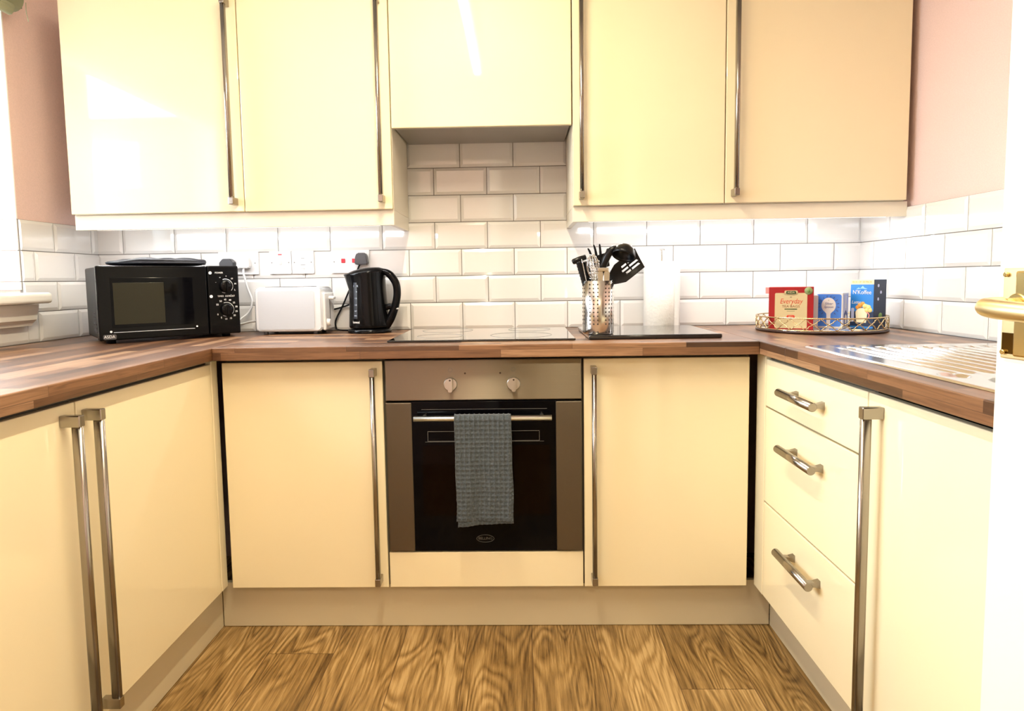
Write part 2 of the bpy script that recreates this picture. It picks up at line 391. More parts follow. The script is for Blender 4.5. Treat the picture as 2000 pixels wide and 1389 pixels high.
# right wall: full joints at y=-.196-.2025k in rows 1 and 3, half shift in rows 0 and 2
bt = tiles([(YR, -.004, 0, 4, 9)], -.196, 0, lambda u, v, h: (XR-h, u, v))
b2 = B(); box(b2, XR, XR+.009, YR, 0, .85, ZT+4*Q)
struct('wall_tiles', bt, TILE, wr); struct('wall_grout', b2, GROUT, wr)
bt = tiles([(WY1, -.004, 0, 4, 9), (YR, WY1, 0, 1, 9), (YR, WY1, 1, 2, WZ0)], -.244, 0, lambda u, v, h: (XL+h, u, v))
b2 = B(); box(b2, XL-.009, XL, WY1, 0, .85, ZT+4*Q); box(b2, XL-.009, XL, YR, WY1, .85, WZ0)
struct('wall_tiles', bt, TILE, wl); struct('wall_grout', b2, GROUT, wl)

# ---------------------------------------------------------------- window with tiled reveal, sill and blind
w1 = thing('window_1', None, None, ((XL+xo)/2, (WY0+WY1)/2, WZ0)); w1['kind'] = 'structure'
xf0, xf1 = XL-.20, XL-.13
b = B(); G1 = -.93
box(b, xf0, xf1, WY0, WY1, WZ0, WZ0+.05, .004); box(b, xf0, xf1, WY0, WY1, WZ1-.05, WZ1, .004)
for ya, yb in ((WY0, WY0+.055), (WY1-.055, WY1)): box(b, xf0, xf1, ya, yb, WZ0+.05, WZ1-.05, .004)
obj('window_frame', b, UPVC, w1)
for ya, yb in ((WY0+.055, WY1-.055),):
    obj('pane', box(B(), xf0+.03, xf0+.036, ya-.004, yb+.004, WZ0+.046, WZ1-.046), GLASS, w1)
# reveal: white plaster above, two rows of white tiles below
b = B(); box(b, xf1, XL, WY1-.006, WY1, ZT+4*Q, WZ1, .001); box(b, xf1, XL, WY0, WY0+.006, ZT+4*Q, WZ1); box(b, xf1, XL, WY0, WY1, WZ1-.006, WZ1)
obj('reveal', b, WHITE, w1)
bm = B()
for k in (1, 2, 3):
    v0 = max(ZT+k*Q, WZ0+.012); v1 = ZT+(k+1)*Q
    tile(bm, XL-.2025+.01, XL-.001, v0, v1, lambda u, v, h: (u, WY1-h, v), (0, 1, k > 1, 1))
bmesh.ops.recalc_face_normals(bm, faces=bm.faces)
obj('reveal_tiles', bm, TILE, w1)
b = B()
t = bmesh.new()
box(b, xf1, XL+.098, WY0-.06, WY1+.006, WZ0-.032, WZ0+.004, .012, 4)
obj('window_sill', b, GLOSSW, w1)
b = B(); pr = [(0, -.105), (.022, -.105), (.026, -.096), (.040, -.085), (.048, -.05), (.050, -.034), (0, -.034)]
prism(b, [(x, z) for x, z in pr], 0, (WY1-.01)-(WY0-.06), Matrix.Translation((XL+.0075, WY1-.01, WZ0)) @ Matrix(((1, 0, 0, 0), (0, 0, -1, 0), (0, 1, 0, 0), (0, 0, 0, 1))))
obj('apron', b, GLOSSW, w1)
bl = thing('roller_blind', 'sage green blind gathered at the top of the left window', 'blind', (XL+.04, -1.15, 1.99))
b = B(); prof = []
tube(b, [(XL+.045, y, 2.005) for y in (WY0, WY1-.01)], .036, 20)
for k in range(3): tube(b, smooth_path([(XL+.055, WY0, 1.972-.006*k), (XL+.075-.01*k, -1.2, 1.968-.008*k), (XL+.055+.005*k, WY1-.03-.012*k, 1.985-.014*k)], 6), .014, 10)
obj('fabric_roll', b, BLIND, bl)
obj('bracket', box(B(), XL+.001, XL+.07, WY1-.012, WY1-.004, 1.98, 2.045, .002), GREYP, bl)
obj('pull_cord', tube(B(), smooth_path([(XL+.09, WY1-.015, 1.995), (XL+.093, WY1-.02, 1.965), (XL+.098, WY1-.02, 1.935)]), .0012, 6), BLIND, bl)

# neighbouring house that the window looks out on
h = thing('house', 'pale rendered house across the yard, mirrored in the glossy wall cupboard', 'house', (-20, -24, -2.5))
b = B(); box(b, -40, -5, -28, -20, -2.5, 6.5); obj('wall', b, BRICKW, h)
b = B(); prism(b, [(-28.3, 6.5), (-19.7, 6.5), (-22, 7.1), (-26, 7.1)], -40.3, -4.7, Matrix(((0, 0, 1, 0), (1, 0, 0, 0), (0, 1, 0, 0), (0, 0, 0, 1)))); obj('roof', b, ROOFT, h)
hg = thing('reflection_block', 'dark unseen block added outside the window to cut the reflection in the wall cupboard', 'wall', (-10, -8.5, -2.5))  # unseen slab, added to darken one edge of the mirrored window
obj('block_slab', box(B(), -16, -6.97, -9, -8, -2.5, 9), mat('block_dark', (.02, .014, .01), .9), hg)
FARG = mat('far_glass', (.30, .33, .37), .1)
for x in (-36, -31, -26, -21, -17.5, -14, -10.5, -7.5):
    for z in (-1, 1.7, 4.3):
        f = obj('house_window', box(B(), x, x+1.5, -20.06, -19.96, z, z+1.5), UPVC, h)
        obj('pane', box(B(), x+.12, x+1.38, -19.97, -19.94, z+.12, z+1.38), FARG, f)
obj('yard', box(B(), -40, xo-.02, -30, 30, -2.6, -2.5), mat('yard_paving', (.4, .4, .36), .9), label='grey paving of the yard outside the window', cat='ground', kind='structure').name = 'outside_ground'

# ---------------------------------------------------------------- ceiling tube, and a fill lamp added in the hall
tl = thing('tube_light', 'white fluorescent tube light on the ceiling, mirrored in the hood panel', 'ceiling light', (-.175, -1.45, ZC))
b = B(); box(b, -.205, -.145, -2.13, -.86, ZC-.045, ZC, .006); obj('batten', b, WHITEP, tl)
b = B(); cyl(b, (-.175, -2.10, ZC-.075), (-.175, -.89, ZC-.075), .016, seg=16); obj('tube', b, TUBEE, tl)
for y in (-2.125, -.895): obj('end_cap', box(B(), -.193, -.157, y, y+.02, ZC-.1, ZC-.045, .003), WHITEP, tl)
area('tube_lamp', (0, 0, -.10), (0, 0, 0), .028, 1.2, P_TUBE, WARM, tl)
hl = thing('hall_fill_lamp', 'round fill lamp added out of view in the hall behind', 'ceiling light', (.4, -3.6, ZC))  # unseen lamp, added to fill the cabinet fronts from behind the camera
obj('fill_lamp_base', lathe(B(), [(0, 0), (.16, 0), (.16, -.02), (.15, -.03), (0, -.03)], (.4, -3.6, ZC)), WHITEP, hl)
obj('diffuser', lathe(B(), [(.145, -.03), (.13, -.06), (.08, -.08), (0, -.085)], (.4, -3.6, ZC)), mat('opal', (.9, .85, .75), .4, emis=(1, .85, .62), estr=6), hl)
area('hall_fill', (0, 0, -.10), (0, 0, 0), .28, .28, P_HALL, WARM, hl)

# ---------------------------------------------------------------- handles
def bar_handle_v(x, z0, z1, y, nx, ny, parent):
    """vertical bar on a face at (x,y), outward normal (nx,ny)"""
    r = .0085; s = .034
    px, py = x+nx*s, y+ny*s
    ang = math.atan2(ny, nx); b = B(); prism(b, rrect(.021, .0425, -.0072, .0072, .0066, 5), z0+.0235, z1-.0235, Matrix.Translation((x, y, 0)) @ Matrix.Rotation(ang, 4, 'Z'), True)
    h = obj('handle', b, STEEL, parent)
    ang = math.atan2(ny, nx)
    for za, zb in ((z0, z0+.024), (z1-.024, z1)):
        bb = B(); Mx = Matrix.Translation((x, y, 0)) @ Matrix.Rotation(ang, 4, 'Z')
        box(bb, 0, s+r, -.0085, .0085, za, zb, .002, 2, Mx)
        obj('bracket', bb, STEEL, h)
    return h

# ---------------------------------------------------------------- base cabinets
def panel(bm, x0, x1, z0, z1, y=YD): return box(bm, x0, x1, y, y+TH, z0, z1, .0025, 2)
def base_unit(name, label, x0, x1, dx0, dx1, hx):
    t = thing(name, label, 'cabinet', ((x0+x1)/2, YD/2, 0), group='cream base cabinets')
    b = B(); box(b, x0, x1, YD+TH+.003, -.03, .15, .868); obj('carcass', b, CARCSHADE, t)
    d = obj('door', panel(B(), dx0, dx1, ZB0, ZB1), CREAM, t)
    bar_handle_v(hx, .170, .838, YD, 0, -1, d)
    return t
base_unit('base_cabinet', 'cream gloss base cabinet under the worktop, left of the oven', -.845, -.358, -.852, -.3615, -.386)
base_unit('base_cabinet', 'cream gloss base cabinet under the worktop, right of the oven', .243, .745, .2465, .742, .2745)
t = thing('oven_housing', 'cream housing cabinet around the built-in oven with a plain panel below it', 'cabinet', (-.057, YD/2, 0))
b = B()
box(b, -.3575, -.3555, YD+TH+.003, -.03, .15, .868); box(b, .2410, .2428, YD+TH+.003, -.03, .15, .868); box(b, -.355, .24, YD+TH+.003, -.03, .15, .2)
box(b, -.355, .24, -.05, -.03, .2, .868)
obj('carcass', b, CARCSHADE, t)
obj('filler_panel', panel(B(), -.3565, .2425, .1495, .2615), CREAM, t)
# left run: a double unit whose doors face right
t = thing('base_cabinet', 'cream gloss double base cabinet along the left wall under the window', 'cabinet', (DL-.3, -1.21, 0), group='cream base cabinets')
obj('carcass', box(B(), XL+.08, DL-TH-.003, YE, -.60, .15, .868), CARCSHADE, t)
for ya, yb, hy in ((-1.2075, -.607, -1.184), (-1.815, -1.2105, -1.252)):
    d = obj('door', box(B(), DL-TH, DL, ya, yb, ZB0, ZB1, .0025), CREAM, t)
    bar_handle_v(DL, .170, .838, hy, 1, 0, d)
obj('corner_post', box(B(), DL-TH, DL, -.604, -.565, ZB0, ZB1+.008, .002), CREAM, thing('corner_trim', 'narrow cream corner post where the left run meets the back run', 'trim', (DL, -.585, .15)))
obj('corner_post', box(B(), DR, DR+TH, -.634, -.565, ZB0-.002, ZB1+.008, .002), CREAM, thing('corner_trim', 'narrow white corner post beside the three drawers', 'trim', (DR, -.60, .15)))
# right run: drawers then a door
t = thing('drawer_unit', 'cream gloss unit of three drawers on the right, next to the corner', 'drawers', (DR+.25, -.92, 0))
obj('carcass', box(B(), DR+TH+.003, XR-.05, -1.197, -.637, .15, .868), CARCSHADE, t)
for i, (z0, z1, hz) in enumerate(((.7205, ZB1, .791), (.4375, .7160, .640), (ZB0, .4330, .357))):
    d = obj('drawer', box(B(), DR, DR+TH, -1.1965, -.637, z0, z1, .0025), CREAM, t)
    b = B(); cyl(b, (DR-.034, -1.021, hz), (DR-.034, -.817, hz), .0108, seg=24, bev=.001); hd = obj('handle', b, STEEL, d)
    for y in (-1.001, -.855):
        bb = B(); prism(bb, [(0, -.0095), (.006, -.0065), (.02, -.0055), (.034, -.0095), (.034, .0095), (.02, .0055), (.006, .0065), (0, .0095)], 0, .016,
                        Matrix.Translation((DR-.034, y+.008, hz)) @ Matrix(((1, 0, 0, 0), (0, 0, -1, 0), (0, 1, 0, 0), (0, 0, 0, 1))))
        obj('bracket', bb, STEEL, hd)
t = thing('sink_cabinet', 'cream gloss sink base cabinet with tall bar handle, nearest on the right', 'cabinet', (DR+.25, -1.5, 0))
obj('carcass', box(B(), DR+TH+.003, XR-.05, YE, -1.1985, .15, .70), CARCSHADE, t)
d = obj('door', box(B(), DR, DR+TH, YE+.005, -1.1995, ZB0, ZB1, .0025), CREAM, t)
bar_handle_v(DR, .170, .838, -1.252, -1, 0, d)
# plinths
def plinth(x0, x1, y0, y1, lab):
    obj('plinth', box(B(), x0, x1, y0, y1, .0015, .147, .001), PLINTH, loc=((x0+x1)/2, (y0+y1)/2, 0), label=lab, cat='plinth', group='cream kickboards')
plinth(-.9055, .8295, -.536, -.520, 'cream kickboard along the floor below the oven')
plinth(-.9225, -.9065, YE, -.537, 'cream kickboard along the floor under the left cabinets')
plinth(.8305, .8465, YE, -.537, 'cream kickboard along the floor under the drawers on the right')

# ---------------------------------------------------------------- worktops
obj('worktop', box(B(), WL+.0004, WR-.0004, YW, -.0085, ZT-TT, ZT, .0025, 2), WTX, loc=(0, -.3, ZT-TT), label='wood block worktop along the back wall carrying the hob', cat='worktop', group='butcher block worktops')
obj('worktop', box(B(), XL+.0085, WL, YE, -.0085, ZT-TT, ZT, .0025, 2), WTY, loc=(-1.2, -.9, ZT-TT), label='wood block worktop on the left under the window and microwave', cat='worktop', group='butcher block worktops')
b = B(); SX0, SX1, SY0, SY1 = .801, 1.302, -1.79, -.808
box(b, WR, XR-.0085, SY1-.012, -.0085, ZT-TT, ZT, .0025); 
box(b, WR, SX0+.012, YE, SY1-.0125, ZT-TT, ZT, .0025); box(b, SX1-.012, XR-.0085, YE, SY1-.0125, ZT-TT, ZT, .0025); box(b, SX0+.012, SX1-.012, YE, SY0+.012, ZT-TT, ZT, .0025)
obj('worktop', b, WTY, loc=(1.05, -.9, ZT-TT), label='wood block worktop on the right holding the sink', cat='worktop', group='butcher block worktops')

# ---------------------------------------------------------------- sink with drainer
sk = thing('sink', 'stainless steel inset sink with ribbed drainer in the right worktop', 'sink', (1.05, -1.3, ZT))
b = B(); t = bmesh.new()
nx, ny = 150, 150
def sink_h(x, y):
    z = .0035
    ex = min(x-SX0, SX1-x); ey = min(y-SY0, SY1-y); e = min(ex, ey)
    if e < .006: return .0045 * (e/.006)
    # drainer field, ribs fan out with staggered starts
    dx0, dx1 = SX0+.055, SX1-.035
    if dx0 < x < dx1 and y > -1.34:
        u = (x-dx0)/(dx1-dx0); k = u*11; fr = k-math.floor(k)
        start = SY1-.045-.012*math.floor(k)*0 - .02*(1-fr)
        dep = min(1, max(0, (start-y)/.02)) * min(1, max(0, (y+1.34)/.03))
        rib = .5-.5*math.cos(2*PI*fr)
        z = .0038 - .0075*dep*(1-rib**.6)
    # round overflow recess in the front rim
    if math.hypot((x-.842), (y+1.349)*.8) < .024: z -= .006*min(1, (.024-math.hypot((x-.842), (y+1.349)*.8))/.006)
    # bowl
    d = min(x-(SX0+.055), (SX1-.045)-x, y-(SY0+.04), -1.375-y)
    cx = max(0, .07-min(x-(SX0+.055), (SX1-.045)-x)); cy = max(0, .07-min(y-(SY0+.04), -1.375-y))
    rr = .07-math.hypot(cx, cy) if (cx > 0 and cy > 0) else d
    d = min(d, rr)
    if d > 0: z = .0035 - .15*min(1, (d/.045))**.6 if d < .045 else -.1465 - .004*min(1, (d-.045)/.1)
    return z
g = [[t.verts.new((SX0+(SX1-SX0)*i/nx, SY0+(SY1-SY0)*j/ny, ZT+.0006+sink_h(SX0+(SX1-SX0)*i/nx, SY0+(SY1-SY0)*j/ny))) for j in range(ny+1)] for i in range(nx+1)]
for i in range(nx):
    for j in range(ny): t.faces.new((g[i][j], g[i+1][j], g[i+1][j+1], g[i][j+1])).smooth = True
merge(b, t); obj('sink_top', b, SINKM, sk)
obj('waste_drain', lathe(B(), [(.04, .0), (.042, .003), (.03, .002), (.012, -.002), (0, -.002)], (1.05, -1.56, ZT-.1485)), CHROME, sk)

# ---------------------------------------------------------------- hob
hb = thing('hob', 'black glass ceramic hob set into the worktop above the oven', 'hob', (-.063, -.30, ZT))
obj('glass_top', box(B(), -.352, .2265, -.545, -.045, ZT+.0005, ZT+.0065, .0025), HOBG, hb)
for x, y, r in ((-.205, -.17, .09), (.09, -.17, .075), (-.205, -.40, .075), (.06, -.40, .1)):
    b = B(); tube(b, [(x+r*math.cos(a*PI/24), y+r*math.sin(a*PI/24), ZT+.0066) for a in range(48)], .0006, 6, True); obj('cooking_zone', b, PRINTD, hb)

# ---------------------------------------------------------------- oven
ov = thing('oven', 'built-in stainless steel and black glass oven under the hob', 'oven', (-.057, YD, .262))
OX0, OX1 = -.3538, .2402
obj('body', box(B(), OX0+.02, OX1-.02, YD+.02, -.06, .27, .85), DARK, ov)
cp = obj('control_panel', box(B(), OX0, OX1, YD-.004, YD+.018, .7365, .8605, .003), STEELX, ov)
uvl = cp.data.uv_layers.new(name='UVMap')
for lp in cp.data.loops: co_ = cp.data.vertices[lp.vertex_index].co; uvl.data[lp.index].uv = (co_.x, co_.z)
for kx, lab in ((-.155, 0), (.035, 1)):
    kn = obj('knob', cyl(B(), (kx, YD-.004, .786), (kx, YD-.012, .786), .0205, .0195, seg=36, bev=.001), KNOBM, cp)
    b = B(); prism(b, rrect(-.0065, .0065, -.021, .021, .005), 0, .018, front(kx+.001, YD-.012, .786)); obj('grip', b, KNOBM, kn)
    b = B(); cyl(b, (kx+.001, YD-.0303, .801), (kx+.001, YD-.031, .801), .0028, seg=12); obj('pointer', b, INK, kn)
    b = B()
    for a in range(8):
        an = math.radians(60-a*35)
        cyl(b, (kx+.029*math.cos(an), YD-.0042, .786+.029*math.sin(an)), (kx+.029*math.cos(an), YD-.0048, .786+.029*math.sin(an)), .0011, seg=8)
    for q in range(20):
        a0 = 2*PI*q/20; a1 = a0+2*PI/20
    tube(b, [(kx+.006*math.cos(q*PI/10), YD-.0045, .829+.006*math.sin(q*PI/10)) for q in range(20)], .0005, 5, True)
    obj('dial_marks', b, PRINTD, kn)
for x in (-.1105, -.0045): obj('indicator', cyl(B(), (x, YD-.004, .8185), (x, YD-.0055, .8185), .0028, seg=14), INK, cp)
od = obj('door', box(B(), OX0+.076, OX1-.074, YD-.003, YD+.018, .2665, .7335, .002), BLACKG, ov)
b = B(); 
obj('side_strip', box(B(), OX0, OX0+.079, YD-.006, YD+.018, .2665, .7310, .003), STEELZ, od)
obj('side_strip', box(B(), OX1-.079, OX1, YD-.006, YD+.018, .2665, .7310, .003), STEELZ, od)
b = B(); box(b, -.245, .143, YD-.0036, YD-.0028, .380, .598, 0); obj('inner_window', b, mat('inner_glass', (.004, .0015, .001), .06, ior=1.2), od)
b = B()
for s in ((-.228, .112, .6405, .6415), (-.228, .112, .6105, .6115), (-.228, -.227, .6105, .641), (.111, .112, .6105, .641), (-.236, .125, .6085, .6092)): box(b, s[0], s[1], YD-.0038, YD-.003, s[2], s[3])
for s in ((-.245, .135, .7085, .7092),): box(b, s[0], s[1], YD-.0038, YD-.003, s[2], s[3])
obj('window_outline', b, PRINTD, od)
b = B(); HZ = .6885; HY = YD-.042
tube(b, [(-.2630, HY, HZ), (.1475, HY, HZ)], .0085, 20)
oh = obj('handle', b, KNOBM, od)
for x in (-.235, .119):
    obj('bracket', cyl(B(), (x, YD-.002, HZ), (x, HY+.005, HZ), .006, seg=14), KNOBM, oh)
b = B(); tube(b, [(-.058+.0265*math.cos(q*PI/20), YD-.0035, .3055+.0115*math.sin(q*PI/20)) for q in range(40)], .0007, 6, True)
merge(b, text_bm('BELLING', .0115, front(-.058, YD-.0032, .3055))); obj('logo', b, mat('oven_logo', (.10, .10, .09), .4), od)

# tea towel folded over the oven handle
b = B(); t = bmesh.new()
def towel_sheet(x0a, x1a, x0b, x1b, ztop, zbot, back, yo, n=92, m=260, sk=0.0):
    rows = []
    Rr = .0115 + yo
    Lf = ztop-zbot; Lb = ztop-back; arc = PI*Rr; tot = Lf+Lb+arc
    for j in range(m+1):
        s = tot*j/m
        if s < Lb: yy, zz, nrm = HY+Rr, back+s, (0, 1)
        elif s < Lb+arc:
            a = (s-Lb)/Rr; yy, zz, nrm = HY+Rr*math.cos(a), ztop+Rr*math.sin(a), (math.cos(a)*0+0, 0)
            nrm = (math.sin(a)*1.0, math.cos(a)); nrm = (0, 0); nrm = (math.cos(a), math.sin(a))
            nrm = (nrm[0], nrm[1])
        else: yy, zz, nrm = HY-Rr, ztop-(s-Lb-arc), (-1, 0)
        if s < Lb: nrm = (1, 0)
        f = max(0, min(1, (ztop-zz)/Lf)) if s >= Lb else 0
        row = []
        for i in range(n+1):
            u = i/n; x = (x0a+(x0b-x0a)*f)+((x1a+(x1b-x1a)*f)-(x0a+(x0b-x0a)*f))*u
            wv = .0032*(abs(math.sin(u*PI*11.5))**.6*abs(math.sin(s*PI/.0135))**.6*-1+1)     # waffle weave
            fold = .0035*math.sin(u*7+1.3)*f + .002*math.sin(u*15+s*9)*f
            dn = wv+fold
            xx = x+.0018*math.sin(s*38+u*2)*f
            row.append(t.verts.new((xx, yy+nrm[0]*dn, zz+nrm[1]*dn + (sk*u*f if s >= Lb+arc else 0))))
        rows.append(row)
    for j in range(m):
        for i in range(n): t.faces.new((rows[j][i], rows[j][i+1], rows[j+1][i+1], rows[j+1][i])).smooth = True
towel_sheet(-.1405, .0265, -.1375, .0245, HZ, .3795, .43, .0000, sk=0)
towel_sheet(-.1385, .0275, -.1345, .0320, HZ-.002, .3610, .45, -.0025, sk=.012)
merge(b, t)
tw = obj('tea_towel', b, TOWEL, loc=(-.055, HY, .36), label='grey waffle weave tea towel folded over the oven handle', cat='towel')
md = tw.modifiers.new('thick', 'SOLIDIFY'); md.thickness = .0014; md.offset = 1

# ---------------------------------------------------------------- wall cabinets
def wall_unit(label, x0, x1, hx, grp='cream wall cabinets'):
    t = thing('wall_cabinet', label, 'cabinet', ((x0+x1)/2, -.15, ZU0), group=grp)
    obj('carcass', box(B(), x0+.0005, x1-.0005, YC+TH+.002, -.0085, ZU0-.002, ZU1+.01), CARC, t)
    d = obj('door', box(B(), x0+.001, x1-.001, YC, YC+TH, ZU0, ZU1, .0025), CREAM, t)
    bar_handle_v(hx, 1.360, 2.028, YC, 0, -1, d)
    return t
wall_unit('wide cream gloss wall cabinet above the microwave, leftmost of the row', -1.461, -.8665, -.8945)
wall_unit('cream gloss wall cabinet left of the cooker hood, above the kettle', -.8655, -.364, -.397)
wall_unit('cream gloss wall cabinet right of the cooker hood, above the paper roll', .2385, .7405, .2665)
wall_unit('wide cream gloss wall cabinet above the tray, rightmost of the row', .7415, 1.338, .769)
hd = thing('hood_cabinet', 'shorter cream wall cabinet hiding the cooker hood above the hob', 'cabinet', (-.063, -.15, 1.605))
obj('carcass', box(B(), -.3625, .2370, YC+TH+.002, -.0085, 1.66, ZU1+.01), CARC, hd)
obj('door', box(B(), -.3612, .2358, YC-.001, YC+TH, 1.605, ZU1, .0025), CREAM, hd)
b = B(); box(b, -.358, .233, YC+TH+.004, -.0085, 1.6125, 1.659, .002); obj('hood_underside', b, mat('hood_grey', (.35, .33, .30), .4, metal=.5), hd)
# pelmets hide the strip lights
def pelmet(lab, x0, x1, inner):
    b = B(); box(b, x0, x1, -.302, -.284, 1.288, 1.3375, .001)
    box(b, *( (x1-.018, x1) if inner == 'r' else (x0, x0+.018)), -.2835, -.0085, 1.288, 1.3375, .001)
    obj('pelmet', b, PELMET, loc=((x0+x1)/2, -.15, 1.288), label=lab, cat='pelmet', group='cream light pelmets')
pelmet('cream pelmet under the wall cabinets left of the hood', -1.461, -.3645, 'r')
pelmet('cream pelmet under the wall cabinets right of the hood', .2390, 1.350, 'l')
for x0, x1, lab in ((-1.42, -.41, 'slim white strip light under the left wall cabinets'), (.285, 1.31, 'slim white strip light under the right wall cabinets')):
    t = thing('strip_light', lab, 'light', ((x0+x1)/2, -.273, 1.3375), group='under-cabinet strip lights')
    obj('housing', box(B(), x0, x1, -.283, -.263, 1.292, 1.3375, .002), WHITEP, t)
    obj('diffuser', box(B(), x0+.01, x1-.01, -.281, -.265, 1.2895, 1.2921), GLOW, t)
    area('strip_lamp', (0, 0, -.049), (0, 0, 0), x1-x0-.04, .012, P_LED, (.96, .97, 1.0), t)
    area('strip_wash', (0, .0125, -.037), (PI/2, 0, 0), x1-x0-.04, .014, P_LED*.35, (.96, .97, 1.0), t)

# ---------------------------------------------------------------- microwave
MW = math.radians(40)
mo = thing('microwave', 'black microwave oven set diagonally in the left corner', 'microwave', (-1.28, -.495, ZT), MW)
w, dp, z0, z1 = .44, .27, .012, .251
b = B(); box(b, .004, w-.004, .022, dp, z0+.004, z1-.003, .006, 3); body = obj('body', b, BLACKM, mo, local=True)
b = B()
for k in range(6): box(b, .0030, .0048, .05+.006*k, .12-.002*k, .035+.012*k, .040+.012*k)
obj('side_vent', b, DARK, body, local=True)
b = B(); box(b, .002, .332, .0, .022, z0, z1, .005, 3); dr = obj('door', b, BLACKP, mo, local=True)
b = B(); box(b, .040, .285, -.0012, .001, .052, .212, .0005); vw = obj('window_pane', b, BLACKG, dr, local=True)
b = B(); box(b, .047, .195, -.0018, -.0005, .062, .196, .0002); obj('screen_reflection', b, OLIVE, dr, local=True)  # patch shaped like the reflection in the door glass
b = B(); tube(b, [(.042, -.0015, .037), (.285, -.0015, .037)], .0008, 6); cyl(b, (.035, -.001, .040), (.035, -.0022, .040), .0035, seg=14); cyl(b, (.292, -.001, .044), (.292, -.0022, .044), .003, seg=14)
obj('door_trim', b, PRINT, dr, local=True)
b = text_bm('ASDA', .013, front(.030, -.0006, .0235), xs=.95); bb = bmesh.new(); prism(bb, rrect(.012, .050, .015, .031, .005), 0, .0006, FRONT); bb2 = b
obj('badge', bb, GREYP, dr, local=True); obj('badge_lettering', bb2, PRINT, dr, local=True)
b = B(); box(b, .334, w-.002, .0, .022, z0, z1, .005, 3); pn = obj('control_panel', b, BLACKP, mo, local=True)
def arc(cx, cz, r, a0, a1, rad=.0007, n=24): return [(cx+r*math.cos(math.radians(a0+(a1-a0)*i/n)), -.0008, cz+r*math.sin(math.radians(a0+(a1-a0)*i/n))) for i in range(n+1)]
for cz, ttl, labs in ((.180, 'POWER', 7), (.098, 'TIMER  DEFROST', 12)):
    kb = obj('knob', lathe(B(), [(.0, .018), (.018, .018), (.0205, .0155), (.0215, 0)], M=front(.392, 0, cz), seg=36), BLACKP, pn, local=True)
    b = B(); box(b, .3895, .3945, -.026, -.016, cz-.018, cz+.018, .002); obj('grip', b, BLACKP, kb, local=True)
    b = B(); tube(b, arc(.392, cz, .0245, -40, 110), .0009, 6); tube(b, arc(.392, cz, .0245, -120, -95), .0006, 6)
    for k in range(labs):
        a = math.radians(-150+k*(300/(labs-1))-0) if labs > 7 else math.radians(-60+k*36)
        merge(b, text_bm(str((k*5) if labs > 7 else '-LMH+='[k % 6]), .0085, front(.392+.0345*math.cos(a), -.0006, cz+.0345*math.sin(a))))
    merge(b, text_bm(ttl, .0078, front(.393 if labs > 7 else .372, -.0006, cz+.0465)))
    cyl(b, (.343, -.0003, cz+.0465), (.343, -.001, cz+.0465), .0052, seg=18)
    obj('dial_print', b, PRINT, pn, local=True)
for x, y in ((.04, .05), (.40, .05), (.04, .23), (.40, .23)): obj('foot', cyl(B(), (x, y, .0005), (x, y, z0+.006), .014, seg=16), BLACKM, mo, local=True)

# folded quilted oven glove on the microwave
ROOTM['_m'] = ROOTM[mo.name]
b = B(); t = bmesh.new()
n, m = 90, 46
def glove_out(a):     # rounded outline
    return .155*math.copysign(abs(math.cos(a))**.55, math.cos(a)), .083*math.copysign(abs(math.sin(a))**.55, math.sin(a))
top = []; 
rings = []
for j in range(13):
    q = j/12; ph = PI*q; rr = math.sin(ph)**.28 if 0 < q < 1 else 0; zz = .0125*(1-math.cos(ph)) if True else 0
    ring = []
    for i in range(n):
        a = 2*PI*i/n; x, y = glove_out(a); x *= rr; y *= rr
        dz = 0
        if q > .5: dz = .0035*math.sin(x*48)*math.cos(y*60)+.0022*math.sin(x*21+2)+.003*(x/.155)
        ring.append(t.verts.new((x, y, zz+dz)))
    rings.append(ring)
for j in range(12):
    if j == 0: continue
    for i in range(n): 
        k = (i+1) % n
        if j < 11: t.faces.new((rings[j][i], rings[j][k], rings[j+1][k], rings[j+1][i])).smooth = True
# top filled as a quilted grid of concentric rings
last = rings[11]; bot = rings[1]
for v in rings[0]+rings[12]: t.verts.remove(v)
cur = last
for s in (.8, .6, .4, .2, .05):
    nr = []
    for v in last:
        x, y = v.co.x*s, v.co.y*s
        nr.append(t.verts.new((x, y, .0245+.0035*math.sin(x*48)*math.cos(y*60)+.0022*math.sin(x*21+2)+.003*(x/.155))))
    for i in range(n):
        k = (i+1) % n; t.faces.new((cur[i], cur[k], nr[k], nr[i])).smooth = True
    cur = nr
t.faces.new(cur); t.faces.new(bot[::-1])
bmesh.ops.recalc_face_normals(t, faces=t.faces)
merge(b, t)
gl = thing('oven_glove', 'black quilted oven glove folded flat on top of the microwave', 'oven glove', (-1.205, -.265, 1.1625), MW-.32)
go = obj('mitt', b, QUILT, gl, local=True)
b = B(); tube(b, smooth_path([(.145+0, .02, .008), (.150, -.055, .007), (.10, -.083, .008), (-.05, -.086, .009), (-.145, -.055, .010)], 8), .0042, 8); obj('binding', b, QUILT, gl, local=True)

